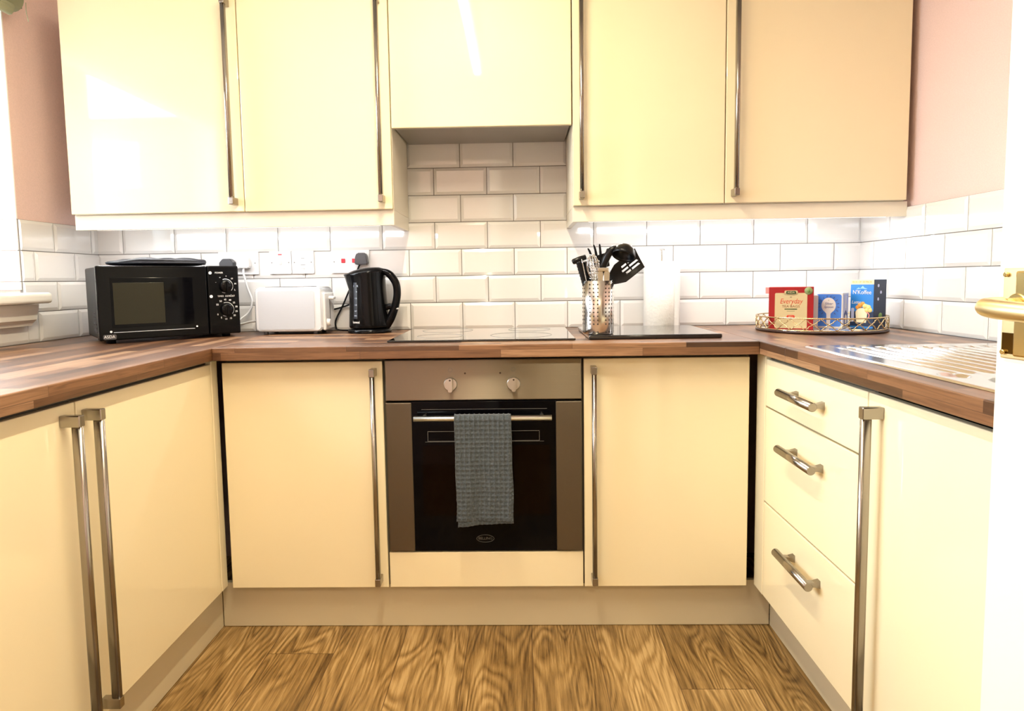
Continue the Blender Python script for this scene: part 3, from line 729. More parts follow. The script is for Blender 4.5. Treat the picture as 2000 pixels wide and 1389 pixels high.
# ---------------------------------------------------------------- toaster
TX0, TX1, TY0, TY1 = -.900, -.658, -.190, -.050
ts = thing('toaster', 'white two-slice toaster with brushed side, between the microwave and kettle', 'toaster', (-.78, -.12, ZT))
b = B(); prism(b, rrect(TX0, TX1, ZT+.012, ZT+.172, .016, 5), TY0*-1-0, TY1*-1, Matrix(((1, 0, 0, 0), (0, 0, -1, 0), (0, 1, 0, 0), (0, 0, 0, 1))), True, .004); tb = obj('shell', b, TOASTM, ts)
b = B(); prism(b, rrect(TX0+.012, TX1-.026, ZT+.020, ZT+.160, .008, 4), 0, .002, front(0, TY0, 0)); obj('side_panel', b, mat('toaster_panel', (.44, .46, .50), .35), ts)
for y in (-.150, -.090): obj('slot', box(B(), TX0+.03, TX1-.05, y-.014, y+.014, ZT+.1715, ZT+.1735, .0005), DARK, tb)
b = B(); prism(b, rrect(-.05, .05, 0, .030, .012), 0, .02, front(0, -.165, 0)); b.free()
b = B(); box(b, TX1-.001, TX1+.010, TY0+.012, TY1-.012, ZT+.014, ZT+.150, .005); obj('end_panel', b, WHITEP, ts)
b = B(); box(b, TX1+.009, TX1+.030, -.135, -.105, ZT+.125, ZT+.137, .004); obj('lever', b, WHITEP, ts)
obj('lever_slot', box(B(), TX1+.0095, TX1+.0108, -.123, -.117, ZT+.05, ZT+.135), GREYP, ts)
obj('browning_dial', cyl(B(), (TX1+.009, -.155, ZT+.042), (TX1+.022, -.155, ZT+.042), .014, .012, seg=24, bev=.001), WHITEP, ts)
for x in (TX0+.03, TX1-.03):
    for y in (TY0+.02, TY1-.02): obj('foot', cyl(B(), (x, y, ZT+.0005), (x, y, ZT+.013), .008, seg=12), GREYP, ts)
b = B(); tube(b, smooth_path([(-1.000, -.034, 1.158), (-1.000, -.036, 1.135), (-.990, -.03, 1.08), (-.975, -.03, 1.03), (-.990, -.035, .985), (-1.02, -.06, .955), (-1.0, -.09, .945), (-.95, -.10, .955), (TX0+.004, -.10, .955)], 8), .0042, 8)
pc = obj('power_cord', b, WHITEP, ts)
def plug(cx, zt, m, parent, ww=.05, hh=.045):
    b = B(); poly = [(-.6*ww/1.2, -hh/2+.004), (-.42*ww, -hh/2), (.42*ww, -hh/2), (.5*ww, -hh/2+.006), (.44*ww, hh/2-.012), (.28*ww, hh/2), (-.28*ww, hh/2), (-.44*ww, hh/2-.012)]
    prism(b, poly, 0, .030, front(cx, -.0075-.0085, zt), False, .003); return obj('plug', b, m, parent)
plug(-1.000, 1.178, WHITEP, pc)

# ---------------------------------------------------------------- kettle on its base
KX, KY = -.500, -.125
kb = thing('power_base', 'round black kettle power base with cord on the worktop', 'power base', (KX, KY, ZT))
obj('base', lathe(B(), [(0, .0005), (.078, .0005), (.080, .004), (.078, .014), (.070, .016), (0, .016)], (KX, KY, ZT)), BLACKP, kb)
b = B(); tube(b, smooth_path([(KX-.075, KY+.01, ZT+.008), (KX-.11, -.09, ZT+.0060), (KX-.135, -.06, ZT+.006), (KX-.150, -.032, ZT+.008), (KX-.155, -.024, ZT+.04), (KX-.12, -.022, ZT+.11), (-.555, -.022, 1.165)], 8), .0034, 8)
kc = obj('power_cord', b, BLACKM, kb); plug(-.545, 1.185, GREYP, kc)
b = B(); tube(b, smooth_path([(-.72, -.02, .995), (-.67, -.018, .992), (-.62, -.018, 1.004), (-.575, -.02, 1.02)], 8), .0032, 8); obj('cord_loop', b, BLACKM, kc)
kt = thing('kettle', 'black plastic jug kettle with clear level window on its power base', 'kettle', (KX, KY, ZT+.018))
def kprof(): return [(0, .018), (.070, .018), (.0735, .022), (.074, .030), (.070, .09), (.0665, .16), (.0655, .215), (.066, .222), (.063, .224)]
b = B(); t = bmesh.new(); lathe(t, kprof(), (0, 0, 0), 48)
for v in t.verts:       # spout pulled out to the left near the rim, top slopes down to it
    k = max(0, (v.co.z-.15)/.075); cx = -v.co.x/.066
    if cx > 0: v.co.x -= .022*k*max(0, cx)**3*(1 if abs(v.co.y) < .05 else 1); 
    v.co.z += -.008*k*cx if k > .5 else 0
    v.co.x += -.004*(v.co.z-.02)/.2
bmesh.ops.translate(t, vec=(KX, KY, ZT), verts=t.verts); merge(b, t); kbod = obj('body', b, BLACKP, kt)
b = B(); t = bmesh.new(); lathe(t, [(.064, .219), (.060, .228), (.045, .235), (.02, .238), (0, .2385)], (0, 0, 0), 40)
for v in t.verts: v.co.z += .008*v.co.x/.066; v.co.x -= .004+(.012*max(0, -v.co.x/.066)**3)
bmesh.ops.translate(t, vec=(KX, KY, ZT), verts=t.verts); merge(b, t); obj('lid', b, BLACKP, kt)
b = B(); pts = smooth_path([(KX+.035, KY-.01, ZT+.228), (KX+.075, KY-.012, ZT+.218), (KX+.102, KY-.014, ZT+.185), (KX+.108, KY-.014, ZT+.145), (KX+.100, KY-.014, ZT+.10), (KX+.082, KY-.012, ZT+.055), (KX+.062, KY-.01, ZT+.025)], 8)
rr = [.0085+.0055*min(1, i/10) if i < 10 else .014+.004*max(0, (i-len(pts)*.6)/(len(pts)*.4)) for i in range(len(pts))]
tube(b, pts, rr, 14); tube(b, smooth_path([(KX+.064, KY-.01, ZT+.092), (KX+.078, KY-.012, ZT+.095), (KX+.096, KY-.013, ZT+.09)], 6), .011, 10); obj('handle', b, BLACKP, kt)
# water gauge follows the front of the body
def krad(z): 
    pr = kprof()[2:7]
    for (r0, a), (r1, c) in zip(pr, pr[1:]):
        if a <= z <= c: return r0+(r1-r0)*(z-a)/(c-a)
    return .0655
def kstrip(a0, a1, z0, z1, off, nn=8):
    t = bmesh.new(); rows = []
    for j in range(13):
        z = z0+(z1-z0)*j/12; r = krad(z)+off
        rows.append([t.verts.new((KX-.004*(z-.02)/.2+r*math.cos(math.radians(a0+(a1-a0)*i/nn)), KY+r*math.sin(math.radians(a0+(a1-a0)*i/nn)), ZT+z)) for i in range(nn+1)])
    for j in range(12):
        for i in range(nn): t.faces.new((rows[j][i], rows[j][i+1], rows[j+1][i+1], rows[j+1][i])).smooth = True
    return t
gz = obj('water_gauge', kstrip(-112-14, -112, .055, .185, .0008), mat('gauge_window', (.03, .035, .045), .2, coat=.5), kt)
b = B()
for z, sz in ((.172, .017), (.150, .015), (.128, .012), (.104, .012), (.082, .012), (.066, .012)):
    a = math.radians(-119); r = krad(z)+.0016
    Mx = Matrix.Translation((KX+r*math.cos(a), KY+r*math.sin(a), ZT+z)) @ Matrix.Rotation(a+PI/2, 4, 'Z') @ FRONT
    merge(b, text_bm({.172: 'MAX', .150: '1.7', .128: '1.5', .104: '1.0', .082: '0.7', .066: 'min'}[z], sz*.62, Mx))
obj('gauge_print', b, mat('pale_blue_print', (.42, .48, .58), .5), gz)
a = math.radians(-117); r = krad(.040)+.0004
b = text_bm('kenwood', .013, Matrix.Translation((KX+r*math.cos(a), KY+r*math.sin(a), ZT+.042)) @ Matrix.Rotation(a+PI/2, 4, 'Z') @ FRONT, xs=.62)
obj('maker_name', b, PRINT, kbod)
b = B(); cyl(b, (KX+.101, KY-.024, ZT+.088), (KX+.112, KY-.020, ZT+.088), .003, seg=8); obj('switch', b, PRINT, kt)

# ---------------------------------------------------------------- electrical plates
def plate(lab, name, cat, x0, x1, z0=1.132, z1=1.219):
    t = thing(name, lab, cat, ((x0+x1)/2, -.0075, z0), group='white plates on the splashback')
    b = B(); prism(b, rrect(x0, x1, z0, z1, .004), 0, .0085, front(0, -.0076, 0), False, .001); f = obj('faceplate', b, WHITEP, t)
    for x in ((x0+.010, x1-.010) if x1-x0 < .1 else (x0+.013, x1-.013)):
        obj('screw', cyl(B(), (x, -.0161, (z0+z1)/2), (x, -.0168, (z0+z1)/2), .0026, seg=12), PRINTD, f)
    return t, f
t, f = plate('white double socket half hidden behind the microwave, toaster plugged in', 'wall_socket', 'socket', -1.105, -.949)
b = B(); 
fx = obj('power_cord', tube(B(), smooth_path([(-1.062, -.03, 1.155), (-1.062, -.03, 1.10), (-1.060, -.026, 1.02), (-1.060, -.024, .93)]), .0035, 8), BLACKM, mo)
b = B(); prism(b, [(-.026, -.018), (.026, -.018), (.028, .002), (.014, .018), (-.014, .018), (-.028, .002)], 0, .030, front(-1.062, -.0165, 1.175), False, .002); obj('plug', b, GREYP, fx)
t, f = plate('white cooker switch plate with a red neon above its rocker', 'cooker_switch', 'switch', -.907, -.8215)
obj('neon', box(B(), -.8715, -.8570, -.0172, -.0158, 1.2045, 1.2085), RED, f)
obj('rocker', box(B(), -.869, -.859, -.0205, -.0158, 1.168, 1.186, .001), WHITEP, f)
t, f = plate('white fused connection plate right of the cooker switch', 'fused_outlet', 'socket', -.8195, -.734)
obj('fuse_carrier', box(B(), -.790, -.764, -.018, -.0158, 1.165, 1.187, .001), WHITEP, f)
b = B(); box(b, -.783, -.770, -.0164, -.0160, 1.190, 1.192); box(b, -.784, -.767, -.0184, -.0179, 1.1652, 1.1665); merge(b, text_bm('FUSE', .007, front(-.776, -.0161, 1.151))); obj('plate_print', b, PRINTD, f)
t, f = plate('white double socket with two red rockers behind the kettle', 'wall_socket', 'socket', -.668, -.519)
for x in (-.6195, -.578): obj('rocker', box(B(), x-.0075, x+.0075, -.0195, -.0158, 1.171, 1.187, .001), RED, f)

# ---------------------------------------------------------------- granite board, utensil holder, utensils, paper roll
gb = obj('chopping_board', box(B(), .268, .674, -.534, -.150, ZT+.0005, ZT+.0135, .004, 3), GRANITE, loc=(.47, -.34, ZT), label='black polished granite board on the worktop right of the hob', cat='chopping board')
HX, HYY = .303, -.4745; HR = .0485; HB = ZT+.0135; HT = 1.0895
uh = thing('utensil_holder', 'perforated stainless steel utensil pot standing on the granite board', 'utensil holder', (HX, HYY, HB))
hh = HT-HB
shell = obj('pot', lathe(B(), [(0, .0006), (HR-.002, .0006), (HR, .003), (HR, hh), (HR-.0015, hh+.0006), (HR-.003, hh), (HR-.003, .004), (0, .004)], (HX, HYY, HB), 56), brushed('pot_steel', (.66, .63, .58), .20, 'z', .05), uh)
b = B()
for k in range(24):
    if k % 4 == 1: continue
    a = math.radians(-90+15*k-8)
    for q in range(13):
        if q == 1: continue
        c = Vector((math.cos(a), math.sin(a), 0)); o = Vector((HX, HYY, HB+.009+.0122*q))
        cyl(b, o+c*(HR-.0004), o+c*(HR+.0003), .0025, seg=10)
ph = obj('perforations', b, DARK, shell, kind='stuff')
def fr_axis(o, d):
    return Matrix.Translation(o)
# everything in the pot leans out of it
def at(u, v, y):   # helper in metres: picture-plane offset around the pot at depth y
    return Vector((u, y, v))
co = thing('can_opener', 'black handled can opener with crossbar grip, leftmost in the steel pot', 'can opener', (HX-.02, HYY, HB))
b = B(); tube(b, [Vector((.222, -.487, 1.148)), Vector((.226, -.487, 1.150)), Vector((.245, -.485, 1.158)), Vector((.264, -.483, 1.164)), Vector((.2655, -.483, 1.1645))], [.006, .009, .0085, .0085, .005], 14); obj('turning_key', b, NYLON, co)
b = B(); pts = [Vector((.243, -.487, 1.152)).lerp(Vector((.277, -.476, 1.035)), i/24) for i in range(25)]
tube(b, pts, [.0105+.0012*(i % 2) for i in range(25)], 14); obj('grip', b, NYLON, co)
b = B(); pts = [Vector((.250, -.496, 1.158)).lerp(Vector((.278, -.488, 1.030)), i/8) for i in range(9)]; tube(b, pts, .0016, 8); obj('steel_rim', b, CHROME, co)
b = B(); tube(b, smooth_path([(.263, -.478, 1.150), (.272, -.474, 1.12), (.276, -.47, 1.08), (.279, -.468, 1.04)], 6), .008, 12); obj('second_grip', b, NYLON, co)
# pasta server
ps = thing('pasta_server', 'black toothed pasta server standing behind the other utensils in the pot', 'pasta server', (HX, HYY+.02, HB))
b = B(); pz = []
t = bmesh.new(); prism(t, [(-.022, -.03), (.022, -.03), (.026, .0), (.022, .014), (-.022, .014), (-.026, 0)], -.002, .002, Matrix.Translation((.313, -.452, 1.158)) @ Matrix.Rotation(-.3, 4, 'Y') @ FRONT, False, .001)
merge(b, t)
for x, z, ln, an in ((.287, 1.172, .024, -.62), (.302, 1.178, .027, -.42), (.3145, 1.180, .025, -.20), (.332, 1.172, .018, .15)):
    tube(b, smooth_path([(x, -.452, z-.014), (x+math.sin(an)*ln*.5, -.455, z+math.cos(an)*ln*.45), (x+math.sin(an)*ln, -.462, z+math.cos(an)*ln)], 5), [.0042]*4+[.0036]*3+[.003]*2+[.0022, .0016], 8)
obj('toothed_head', b, NYLON, ps)
b = B(); tube(b, smooth_path([(.311, -.452, 1.14), (.307, -.455, 1.08), (.303, -.46, 1.02), (.300, -.465, .94)], 6), .0055, 10); obj('handle', b, NYLON, ps)
# whisk
wk = thing('whisk', 'steel balloon whisk in the middle of the utensil pot', 'whisk', (HX-.01, HYY, HB))
b = B()
for k in range(6):
    a = PI*k/6; pts = []
    for i in range(17):
        s = PI*i/16; rad = .021*math.sin(s)**.9 if 0 < i < 16 else 0
        side = 1
    lo = Vector((.291, -.488, 1.082)); hi = Vector((.283, -.488, 1.172)); ax = (hi-lo)
    dirv = Vector((math.cos(a), math.sin(a), 0))
    pts = [lo + ax*(i/12)**.9 + dirv*(.020*math.sin(PI*(i/12)*.92)**.8 if i else .002) for i in range(13)] + [lo + ax*((12-i)/12)**.9 - dirv*(.020*math.sin(PI*((12-i)/12)*.92)**.8 if i < 12 else .002) for i in range(1, 13)]
    tube(b, pts, .0011, 6)
for zz in range(4):
    z = 1.10+.017*zz; tube(b, [(.2885+.017*math.cos(q*PI/8), -.488+.017*math.sin(q*PI/8), z+.004*math.sin(q*PI/8)) for q in range(16)], .0016, 6, True)
obj('wires', b, CHROME, wk)
obj('handle', tube(B(), [(.291, -.488, 1.085), (.296, -.483, .945)], .006, 12), CHROME, wk)
# tongs
tg = thing('tongs', 'steel kitchen tongs with square ends, front of the utensil pot', 'tongs', (HX+.01, HYY-.02, HB))
for sx in (-1, 1):
    b = B(); x = .317+sx*.010
    prism(b, [(-.0075, 0), (.0075, 0), (.009, .03), (.006, .036), (-.006, .036), (-.009, .03)], -.0012, .0012, Matrix.Translation((x, -.500, 1.083)) @ FRONT, False, .0005)
    tube(b, [(x, -.500, 1.088), (.315+sx*.012, -.496, .95)], .003, 8); obj('arm', b, CHROME, tg)
b = B(); box(b, .298, .334, -.503, -.497, 1.118, 1.131, .003, 2, Matrix.Rotation(.0, 4, 'Y')); obj('spring_bridge', b, CHROME, tg)
# ladle
ld = thing('ladle', 'black nylon soup ladle with deep bowl, tallest in the utensil pot', 'ladle', (HX+.02, HYY, HB))
b = B(); pts = smooth_path([(.313, -.475, .95), (.312, -.478, 1.06), (.313, -.488, 1.11), (.322, -.497, 1.150), (.340, -.504, 1.183), (.356, -.508, 1.193)], 8)
n = len(pts); tube(b, pts, [.005 if i < n*.35 else .005+.0065*math.sin(PI*min(1, (i-n*.35)/(n*.6))) for i in range(n)], 12); obj('handle', b, NYLON, ld)
b = B(); Mx = Matrix.Translation((.379, -.512, 1.172)) @ Matrix.Rotation(math.radians(20), 4, 'Y') @ Matrix.Rotation(math.radians(-22), 4, 'X')
prof = [(.0, .029), (.012, .028), (.024, .023), (.033, .013), (.038, -.002), (.0395, -.011), (.037, -.011), (.035, -.003), (.03, .010), (.022, .019), (.011, .024), (0, .0255)]
lathe(b, prof, (0, 0, 0), 40, Mx, .92, .92); obj('bowl', b, NYLON, ld)
# slotted turner: blade with real slots
st = thing('slotted_turner', 'black nylon slotted turner leaning right out of the utensil pot', 'spatula', (HX+.03, HYY, HB))
b = B(); t = bmesh.new()
o = Vector((.337, -.460, 1.084)); e = Vector((.434, -.460, 1.160))      # blade axis
ux = (e-o).normalized(); vx = Vector((-ux.z, 0, ux.x)); wx = Vector((0, -1, 0))
Mb = Matrix(((ux.x, vx.x, wx.x, o.x), (ux.y, vx.y, wx.y, o.y), (ux.z, vx.z, wx.z, o.z), (0, 0, 0, 1)))
L_ = (e-o).length
def halfw(s): return .0085+.024*min(1, max(0, (s-.0)/.045))**.8
NU, NV = 48, 33
slots = [(.062, .082), (.062, .082), (.062, .082)]
def hole(s, v):
    for c, a, q in ((.012, .060, .112), (0, .055, .114), (-.012, .060, .112)):
        if abs(v-c) < .0026 and a < s < q and not (.078 < s < .083): return True
    return False
grid = {}
for i in range(NU+1):
    s = L_*i/NU; hw = halfw(s)
    for j in range(NV+1):
        v = -hw+2*hw*j/NV; grid[i, j] = t.verts.new((s + .006*(v/.033)*(i/NU), v, .004*(v/.03)**2+.010*math.sin(s*20)))
for i in range(NU):
    for j in range(NV):
        c = sum((grid[a, q].co for a, q in ((i, j), (i+1, j), (i+1, j+1), (i, j+1))), Vector())/4
        if not hole(c.x, c.y): t.faces.new((grid[i, j], grid[i+1, j], grid[i+1, j+1], grid[i, j+1])).smooth = True
bmesh.ops.transform(t, matrix=Mb, verts=t.verts); merge(b, t); bl_ = obj('blade', b, NYLON, st)
md = bl_.modifiers.new('thick', 'SOLIDIFY'); md.thickness = .0022
b = B(); tube(b, smooth_path([(.343, -.460, 1.090), (.328, -.460, 1.07), (.320, -.460, 1.03), (.316, -.460, .95)], 6), .0062, 10); obj('handle', b, NYLON, st)

RX, RY = .584, -.0860
pr_ = thing('paper_roll', 'white kitchen paper roll standing behind the granite board', 'kitchen roll', (RX, RY, ZT))
b = B(); t = bmesh.new(); lathe(t, [(.019, .006), (.064, .006), (.066, .009), (.066, .242), (.064, .245), (.019, .245), (.019, .006)], (RX, RY, ZT), 64)
merge(b, t); roll = obj('roll', b, PAPER, pr_)
b = B(); pth = []
for k in range(24): pth.append((RX+.0668*math.cos(math.radians(-60+k*1.2)), RY+.0668*math.sin(math.radians(-60+k*1.2)), 0))
t = bmesh.new(); rowa = [t.verts.new((x, y, ZT+.008)) for x, y, _ in pth]; rowb = [t.verts.new((x, y, ZT+.243)) for x, y, _ in pth]
for i in range(23): t.faces.new((rowa[i], rowa[i+1], rowb[i+1], rowb[i])).smooth = True
merge(b, t); obj('loose_sheet', b, PAPER, pr_)
ph_ = thing('roll_holder', 'thin chrome wire kitchen roll stand, its post rising above the roll', 'roll holder', (RX, RY, ZT))
obj('post', cyl(B(), (RX, RY, ZT+.003), (RX, RY, 1.198), .0022, seg=10), CHROME, ph_)
obj('finial', tube(B(), [(RX-.010, RY, 1.199), (RX+.010, RY, 1.199)], .003, 10), CHROME, ph_)
obj('base_ring', tube(B(), [(RX+.068*math.cos(q*PI/24), RY+.068*math.sin(q*PI/24), ZT+.0038) for q in range(48)], .0022, 8, True), mat('copper_wire', (.55, .32, .22), .3, metal=1), ph_)
for a in (-150, -90, -40, 90):
    a = math.radians(a); obj('foot', lathe(B(), [(0, -.004), (.004, -.0033), (.0045, 0), (.003, .003), (0, .004)], (RX+.068*math.cos(a), RY+.068*math.sin(a), ZT+.0045), 12), CHROME, ph_)

# ---------------------------------------------------------------- tray with lattice rim
CX, CY, CR = 1.079, -.285, .206
tr = thing('tray', 'round mirrored tray with gold lattice gallery in the right corner', 'tray', (CX, CY, ZT))
obj('mirror_base', lathe(B(), [(0, .0005), (CR-.004, .0005), (CR, .003), (CR, .007), (CR-.003, .0085), (0, .0085)], (CX, CY, ZT), 96), mat('dark_gold_base', (.04, .015, .008), .3, metal=.3), tr)
obj('mirror_plate', lathe(B(), [(0, .0086), (CR-.006, .0086), (CR-.0065, .0096), (0, .0096)], (CX, CY, ZT), 96), MIRROR, tr)
def cyp(th, z, r=CR-.002): return (CX+r*math.cos(th), CY+r*math.sin(th), ZT+z)
b = B()
for z, rad in ((.0505, .0022), (.0115, .0016)): tube(b, [cyp(2*PI*q/96, z) for q in range(96)], rad, 8, True)
obj('rim', b, GOLD, tr)
NP = 28; dth = 2*PI/NP; zl, zh = .012, .050
b = B()
for k in range(NP):
    for sgn in (1, -1):
        pts = []
        for (u, v) in ((0, 0), (.12, .17), (.20, .19), (.22, .30), (.36, .40), (.5, .5), (.64, .60), (.78, .70), (.80, .81), (.88, .83), (1, 1)):
            pts.append(cyp((k+u*sgn)*dth+.04, zl+(zh-zl)*v))
        tube(b, pts, .0016, 5)
obj('lattice', b, GOLD, tr)
ZTR = ZT+.0100

def carton(name, label, x0, x1, yf, dpt, h, m, rot=0):
    t = thing(name, label, 'carton', ((x0+x1)/2, yf, ZTR), rot)
    w2 = (x1-x0)/2; b = B(); box(b, -w2, w2, 0, dpt, .0003, h, .0012); o = obj('box', b, m, t, local=True); return t, o, w2
t, o, w2 = carton('tea_box', 'red and cream box of everyday tea bags, on the left of the tray', .8795, 1.0150, -.365, .065, .1395, REDC, -.40)
w2 -= .0
b = B(); prism(b, rrect(-w2+.019, w2-.019, .004, .120, .004), 0, .0006, FRONT); prism(b, rrect(-.020, .020, .112, .128, .004), 0, .0006, FRONT); obj('label_panel', b, CREAMC, o, local=True)
def T(s, sz, x, z, m, nm='lettering', xs=1, sh=0, par=None, dy=.0007): 
    return obj(nm, text_bm(s, sz, front(x, -dy, z), xs=xs, shear=sh), m, par or o, local=True)
b = B(); prism(b, rrect(-.015, .015, .1165, .1265, .0035), 0, .0010, FRONT); obj('logo_pill', b, DGREEN, o, local=True)
T('ASDA', .0085, 0, .1215, CREAMC, dy=.0012)
T('80', .006, 0, .106, INK); T('Everyday', .0235, 0, .0925, REDI, xs=.80, sh=.25); T('TEA BAGS', .0105, 0, .0755, BROWNP, xs=1.15)
b = B(); box(b, -.019, .019, -.0009, -.0005, .0655, .0685); box(b, -.012, .012, -.0009, -.0005, .060, .0610); obj('rule', b, DGREEN, o, local=True)
b = B(); prism(b, rrect(-.0125, .0125, .036, .0475, .005), 0, .0009, FRONT); obj('count_badge', b, REDI, o, local=True); T("80's", .0085, 0, .0418, CREAMC, dy=.0011)
b = B(); lathe(b, [(0, .0009), (.0125, .0009), (.0125, 0)], M=front(w2-.0155, -.0, .1265), seg=32); obj('round_seal', b, mat('seal_green', (.24, .30, .12), .5), o, local=True)
b = B(); lathe(b, [(0, .0005), (.0055, .0005), (.0055, 0)], M=front(w2-.0155, -.0009, .1265), seg=6); obj('leaf_mark', b, GREENC, o, local=True)
obj('side_flap', box(B(), -w2-.0105, -w2+.0005, .002, .004, .118, .1390), PINKC, o, local=True)

t, o, w2 = carton('milk_carton', 'white packet with a grey letter K between the tea box and the sugar', 1.020, 1.058, -.312, .028, .1100, WCARD, -.42)
T('K', .016, -.005, .052, GREYP, xs=1.2)

t, o, w2 = carton('sugar_box', 'blue and white sugar box with a spoon outline, middle of the tray', 1.0430, 1.1300, -.330, .058, .1180, WCARD, -.74)
b = B(); prism(b, rrect(-w2+.004, w2-.004, .006, .1130, .007), 0, .0006, FRONT); obj('blue_field', b, BLUEC, o, local=True)
b = B()
poly = [(.0225*math.cos(math.radians(a)), .076+.0255*math.sin(math.radians(a))) for a in range(-60, 241, 10)]
poly = poly + [(-.0065, .048), (-.0055, .010), (.0055, .010), (.0065, .048)]
prism(b, poly, 0, .0011, FRONT); obj('spoon_shape', b, WCARD, o, local=True)
b = B()
for k in range(14):
    a = math.radians(-50+k*280/13); c, s = math.cos(a), math.sin(a)
    tube(b, [(.027*c, -.0009, .074+.029*s), (.034*c, -.0009, .074+.036*s)], .0011, 5)
obj('rays', b, NAVYP, o, local=True)
T('Silver', .0115, 0, .0815, NAVYP, xs=1, sh=.3, dy=.0013); T('Spoon', .0115, 0, .0705, NAVYP, sh=.3, dy=.0013); T('*', .010, 0, .091, GREENC, dy=.0013)
b = B(); box(b, w2-.0001, w2+.0008, .004, .054, .008, .112); obj('side_print', b, LILAC, o, local=True)
MSD = Matrix.Translation((w2+.0006, .029, 0)) @ Matrix.Rotation(PI/2, 4, 'Z') @ FRONT
b = B(); prism(b, [(-.016, .006), (.016, .006), (.017, .048), (0, .060), (-.017, .048)], 0, .0007, MSD); obj('arch_print', b, NAVYP, o, local=True)
b = B(); prism(b, [(-.009, .016), (.009, .016), (.009, .040), (0, .046), (-.009, .040)], 0, .0010, MSD); obj('white_arch', b, WCARD, o, local=True)
b = B(); box(b, w2, w2+.0013, .025, .033, .066, .108); obj('side_text', b, PRINT, o, local=True)
t, o, w2 = carton('coffee_box', 'tall blue coffee sachet box with yellow top band, right of the tray', 1.1480, 1.2260, -.346, .072, .1600, SKYC, -1.0)
b = B(); box(b, -w2-.0007, w2+.0002, -.0007, .0005, .1445, .1598); obj('top_band', b, mat('pale_yellow_band', (.86, .74, .42), .5), o, local=True)
T('BOX OF 10 PACK', .0092, 0, .1520, ORANGE, xs=.92, dy=.0010)
T("N'Koffee", .0190, 0, .1180, WCARD, xs=.92, dy=.0007); T('Latte', .0150, -.019, .0850, WCARD, xs=1, sh=.2)
b = B(); prism(b, [(-.020, .128), (-.012, .134), (-.006, .131), (.002, .140), (.008, .133), (.018, .130), (.010, .129), (0, .1305)], 0, .0006, FRONT); obj('hill_print', b, mat('light_blue_print', (.25, .50, .85), .5), o, local=True)
b = B(); box(b, -w2, w2, -.0006, .0004, .006, .055); obj('dark_ground', b, NAVY, o, local=True)
b = B(); prism(b, rrect(-w2+.004, -w2+.014, .02, .066, .003), 0, .0009, FRONT); obj('sachet_print', b, LILAC, o, local=True)
b = B(); prism(b, [(.020*math.cos(math.radians(a))+.000, .050+.016*math.sin(math.radians(a))) for a in range(0, 180, 12)] + [(-.020, .05), (-.016, .018), (.016, .018), (.020, .05)], 0, .0011, FRONT); obj('cup_print', b, CREAMP, o, local=True)
b = B(); tube(b, [(.018+.008*math.cos(math.radians(a)), -.0010, .042+.010*math.sin(math.radians(a))) for a in range(-100, 101, 20)], .0018, 6); obj('cup_handle_print', b, PINKC, o, local=True)
b = B()
for x, z, r in ((.022, .068, .010), (.012, .072, .009), (.028, .060, .008), (.018, .060, .008)): lathe(b, [(0, .0013), (r, .0012), (r, 0)], M=front(x, 0, z), seg=7)
obj('biscuit_print', b, YEL, o, local=True)
b = B()
for x, z, r in ((-.006, .074, .009), (.004, .080, .008), (-.014, .068, .007)): lathe(b, [(0, .0011), (r, .0010), (r, 0)], M=front(x, 0, z), seg=6)
obj('nut_print', b, ORANGE, o, local=True)
b = B(); box(b, w2-.0002, w2+.0009, .0, .072, .0006, .1598); sd = obj('navy_side', b, NAVY, o, local=True)
b = B()
for y, z in ((.025, .140), (.040, .118), (.025, .096)): lathe(b, [(0, .0006), (.0035, .0005), (.006, 0)], M=Matrix.Translation((w2+.0009, y, z)) @ Matrix.Rotation(PI/2, 4, 'Y'), seg=5)
obj('bean_print', b, LILAC, sd, local=True)
b = B(); lathe(b, [(0, .0006), (.011, .0005), (.011, 0)], M=Matrix.Translation((w2+.0009, .040, .040)) @ Matrix.Rotation(PI/2, 4, 'Y'), seg=24); obj('green_seal', b, GREENC, sd, local=True)

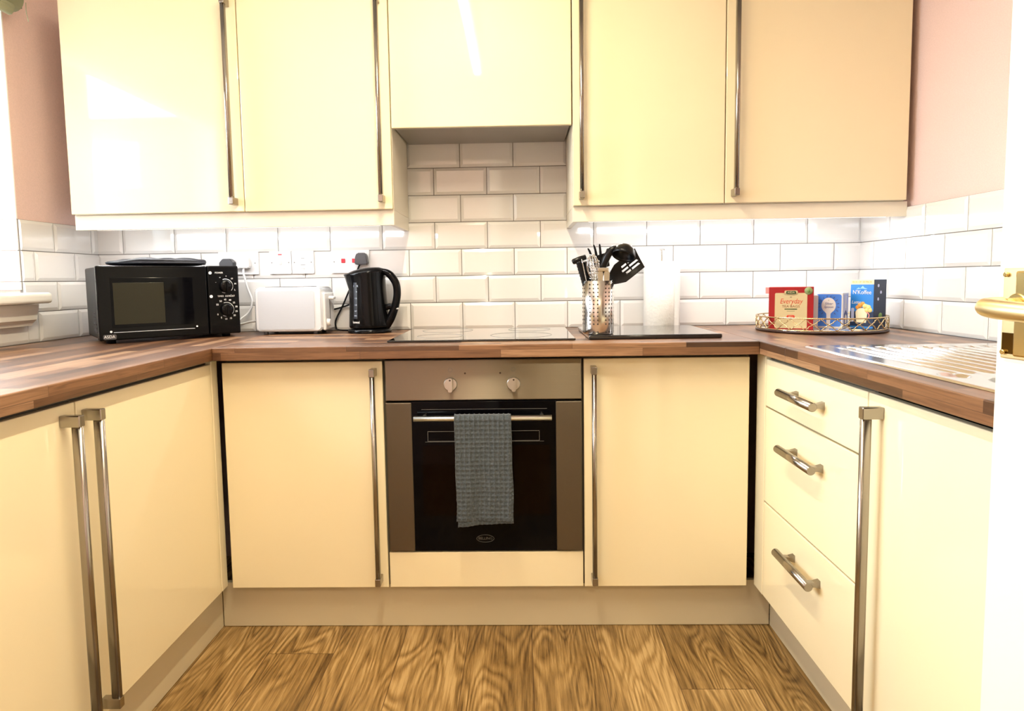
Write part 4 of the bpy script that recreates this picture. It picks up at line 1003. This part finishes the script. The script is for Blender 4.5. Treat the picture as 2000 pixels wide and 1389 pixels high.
# ---------------------------------------------------------------- open door at the right with brass lever
D0 = Vector((.664, -1.700)); D1 = Vector((.757, -2.440))
dv = (D1-D0).normalized(); nv = Vector((-dv.y, dv.x)) * -1     # visible face looks left, towards the camera
if nv.x > 0: nv = -nv
dd = bpy.data.objects.new('door_1', None); C.objects.link(dd); dd['kind'] = 'structure'; dd.location = (D1.x, D1.y, 0)
ROOTM[dd.name] = Matrix.Translation((D1.x, D1.y, 0))
Md = Matrix(((dv.x, nv.x, 0, D0.x), (dv.y, nv.y, 0, D0.y), (0, 0, 1, 0), (0, 0, 0, 1)))   # local x along the leaf from the latch edge, y out of the visible face
LD = (D1-D0).length
obj('door_leaf', box(B(), 0, LD, -.038, 0, .008, 2.015, .002, 2, Md), DOORW, dd)
hp = obj('handle', box(B(), .010, .058, 0, .0035, .992, 1.104, .0012, 2, Md), BRASSL, dd)
for x in (.016, .052):
    for z in (1.000, 1.096): obj('screw', cyl(B(), Md @ Vector((x, .0033, z)), Md @ Vector((x, .0080, z)), .0030, seg=14, bev=.0006), BRASS, hp)
obj('plate_ridge', box(B(), .030, .054, .0030, .0065, .996, 1.100, .002, 2, Md), BRASS, hp)
b = B(); cyl(b, Md @ Vector((.034, .003, 1.058)), Md @ Vector((.034, .030, 1.058)), .0105, .0085, seg=24); cyl(b, Md @ Vector((.034, .003, 1.058)), Md @ Vector((.034, .008, 1.058)), .015, seg=28, bev=.001); obj('rose', b, BRASS, hp)
b = B(); pts = smooth_path([Md @ Vector(v) for v in ((.034, .026, 1.060), (.033, .042, 1.059), (.040, .052, 1.057), (.070, .055, 1.055), (.120, .054, 1.053), (.135, .050, 1.052))], 8)
tube(b, pts, [.0095 if i < 8 else .0095+.002*math.sin(PI*(i-8)/(len(pts)-8)) for i in range(len(pts))], 18); obj('lever', b, BRASSL, hp)
b = B(); box(b, .012, .030, .0033, .0042, 0.998, 1.024, .0003, 1, Md); obj('dark_patch', b, mat('dark_brass', (.16, .09, .02), .2, metal=1), hp)  # darker brass rectangle low on the plate
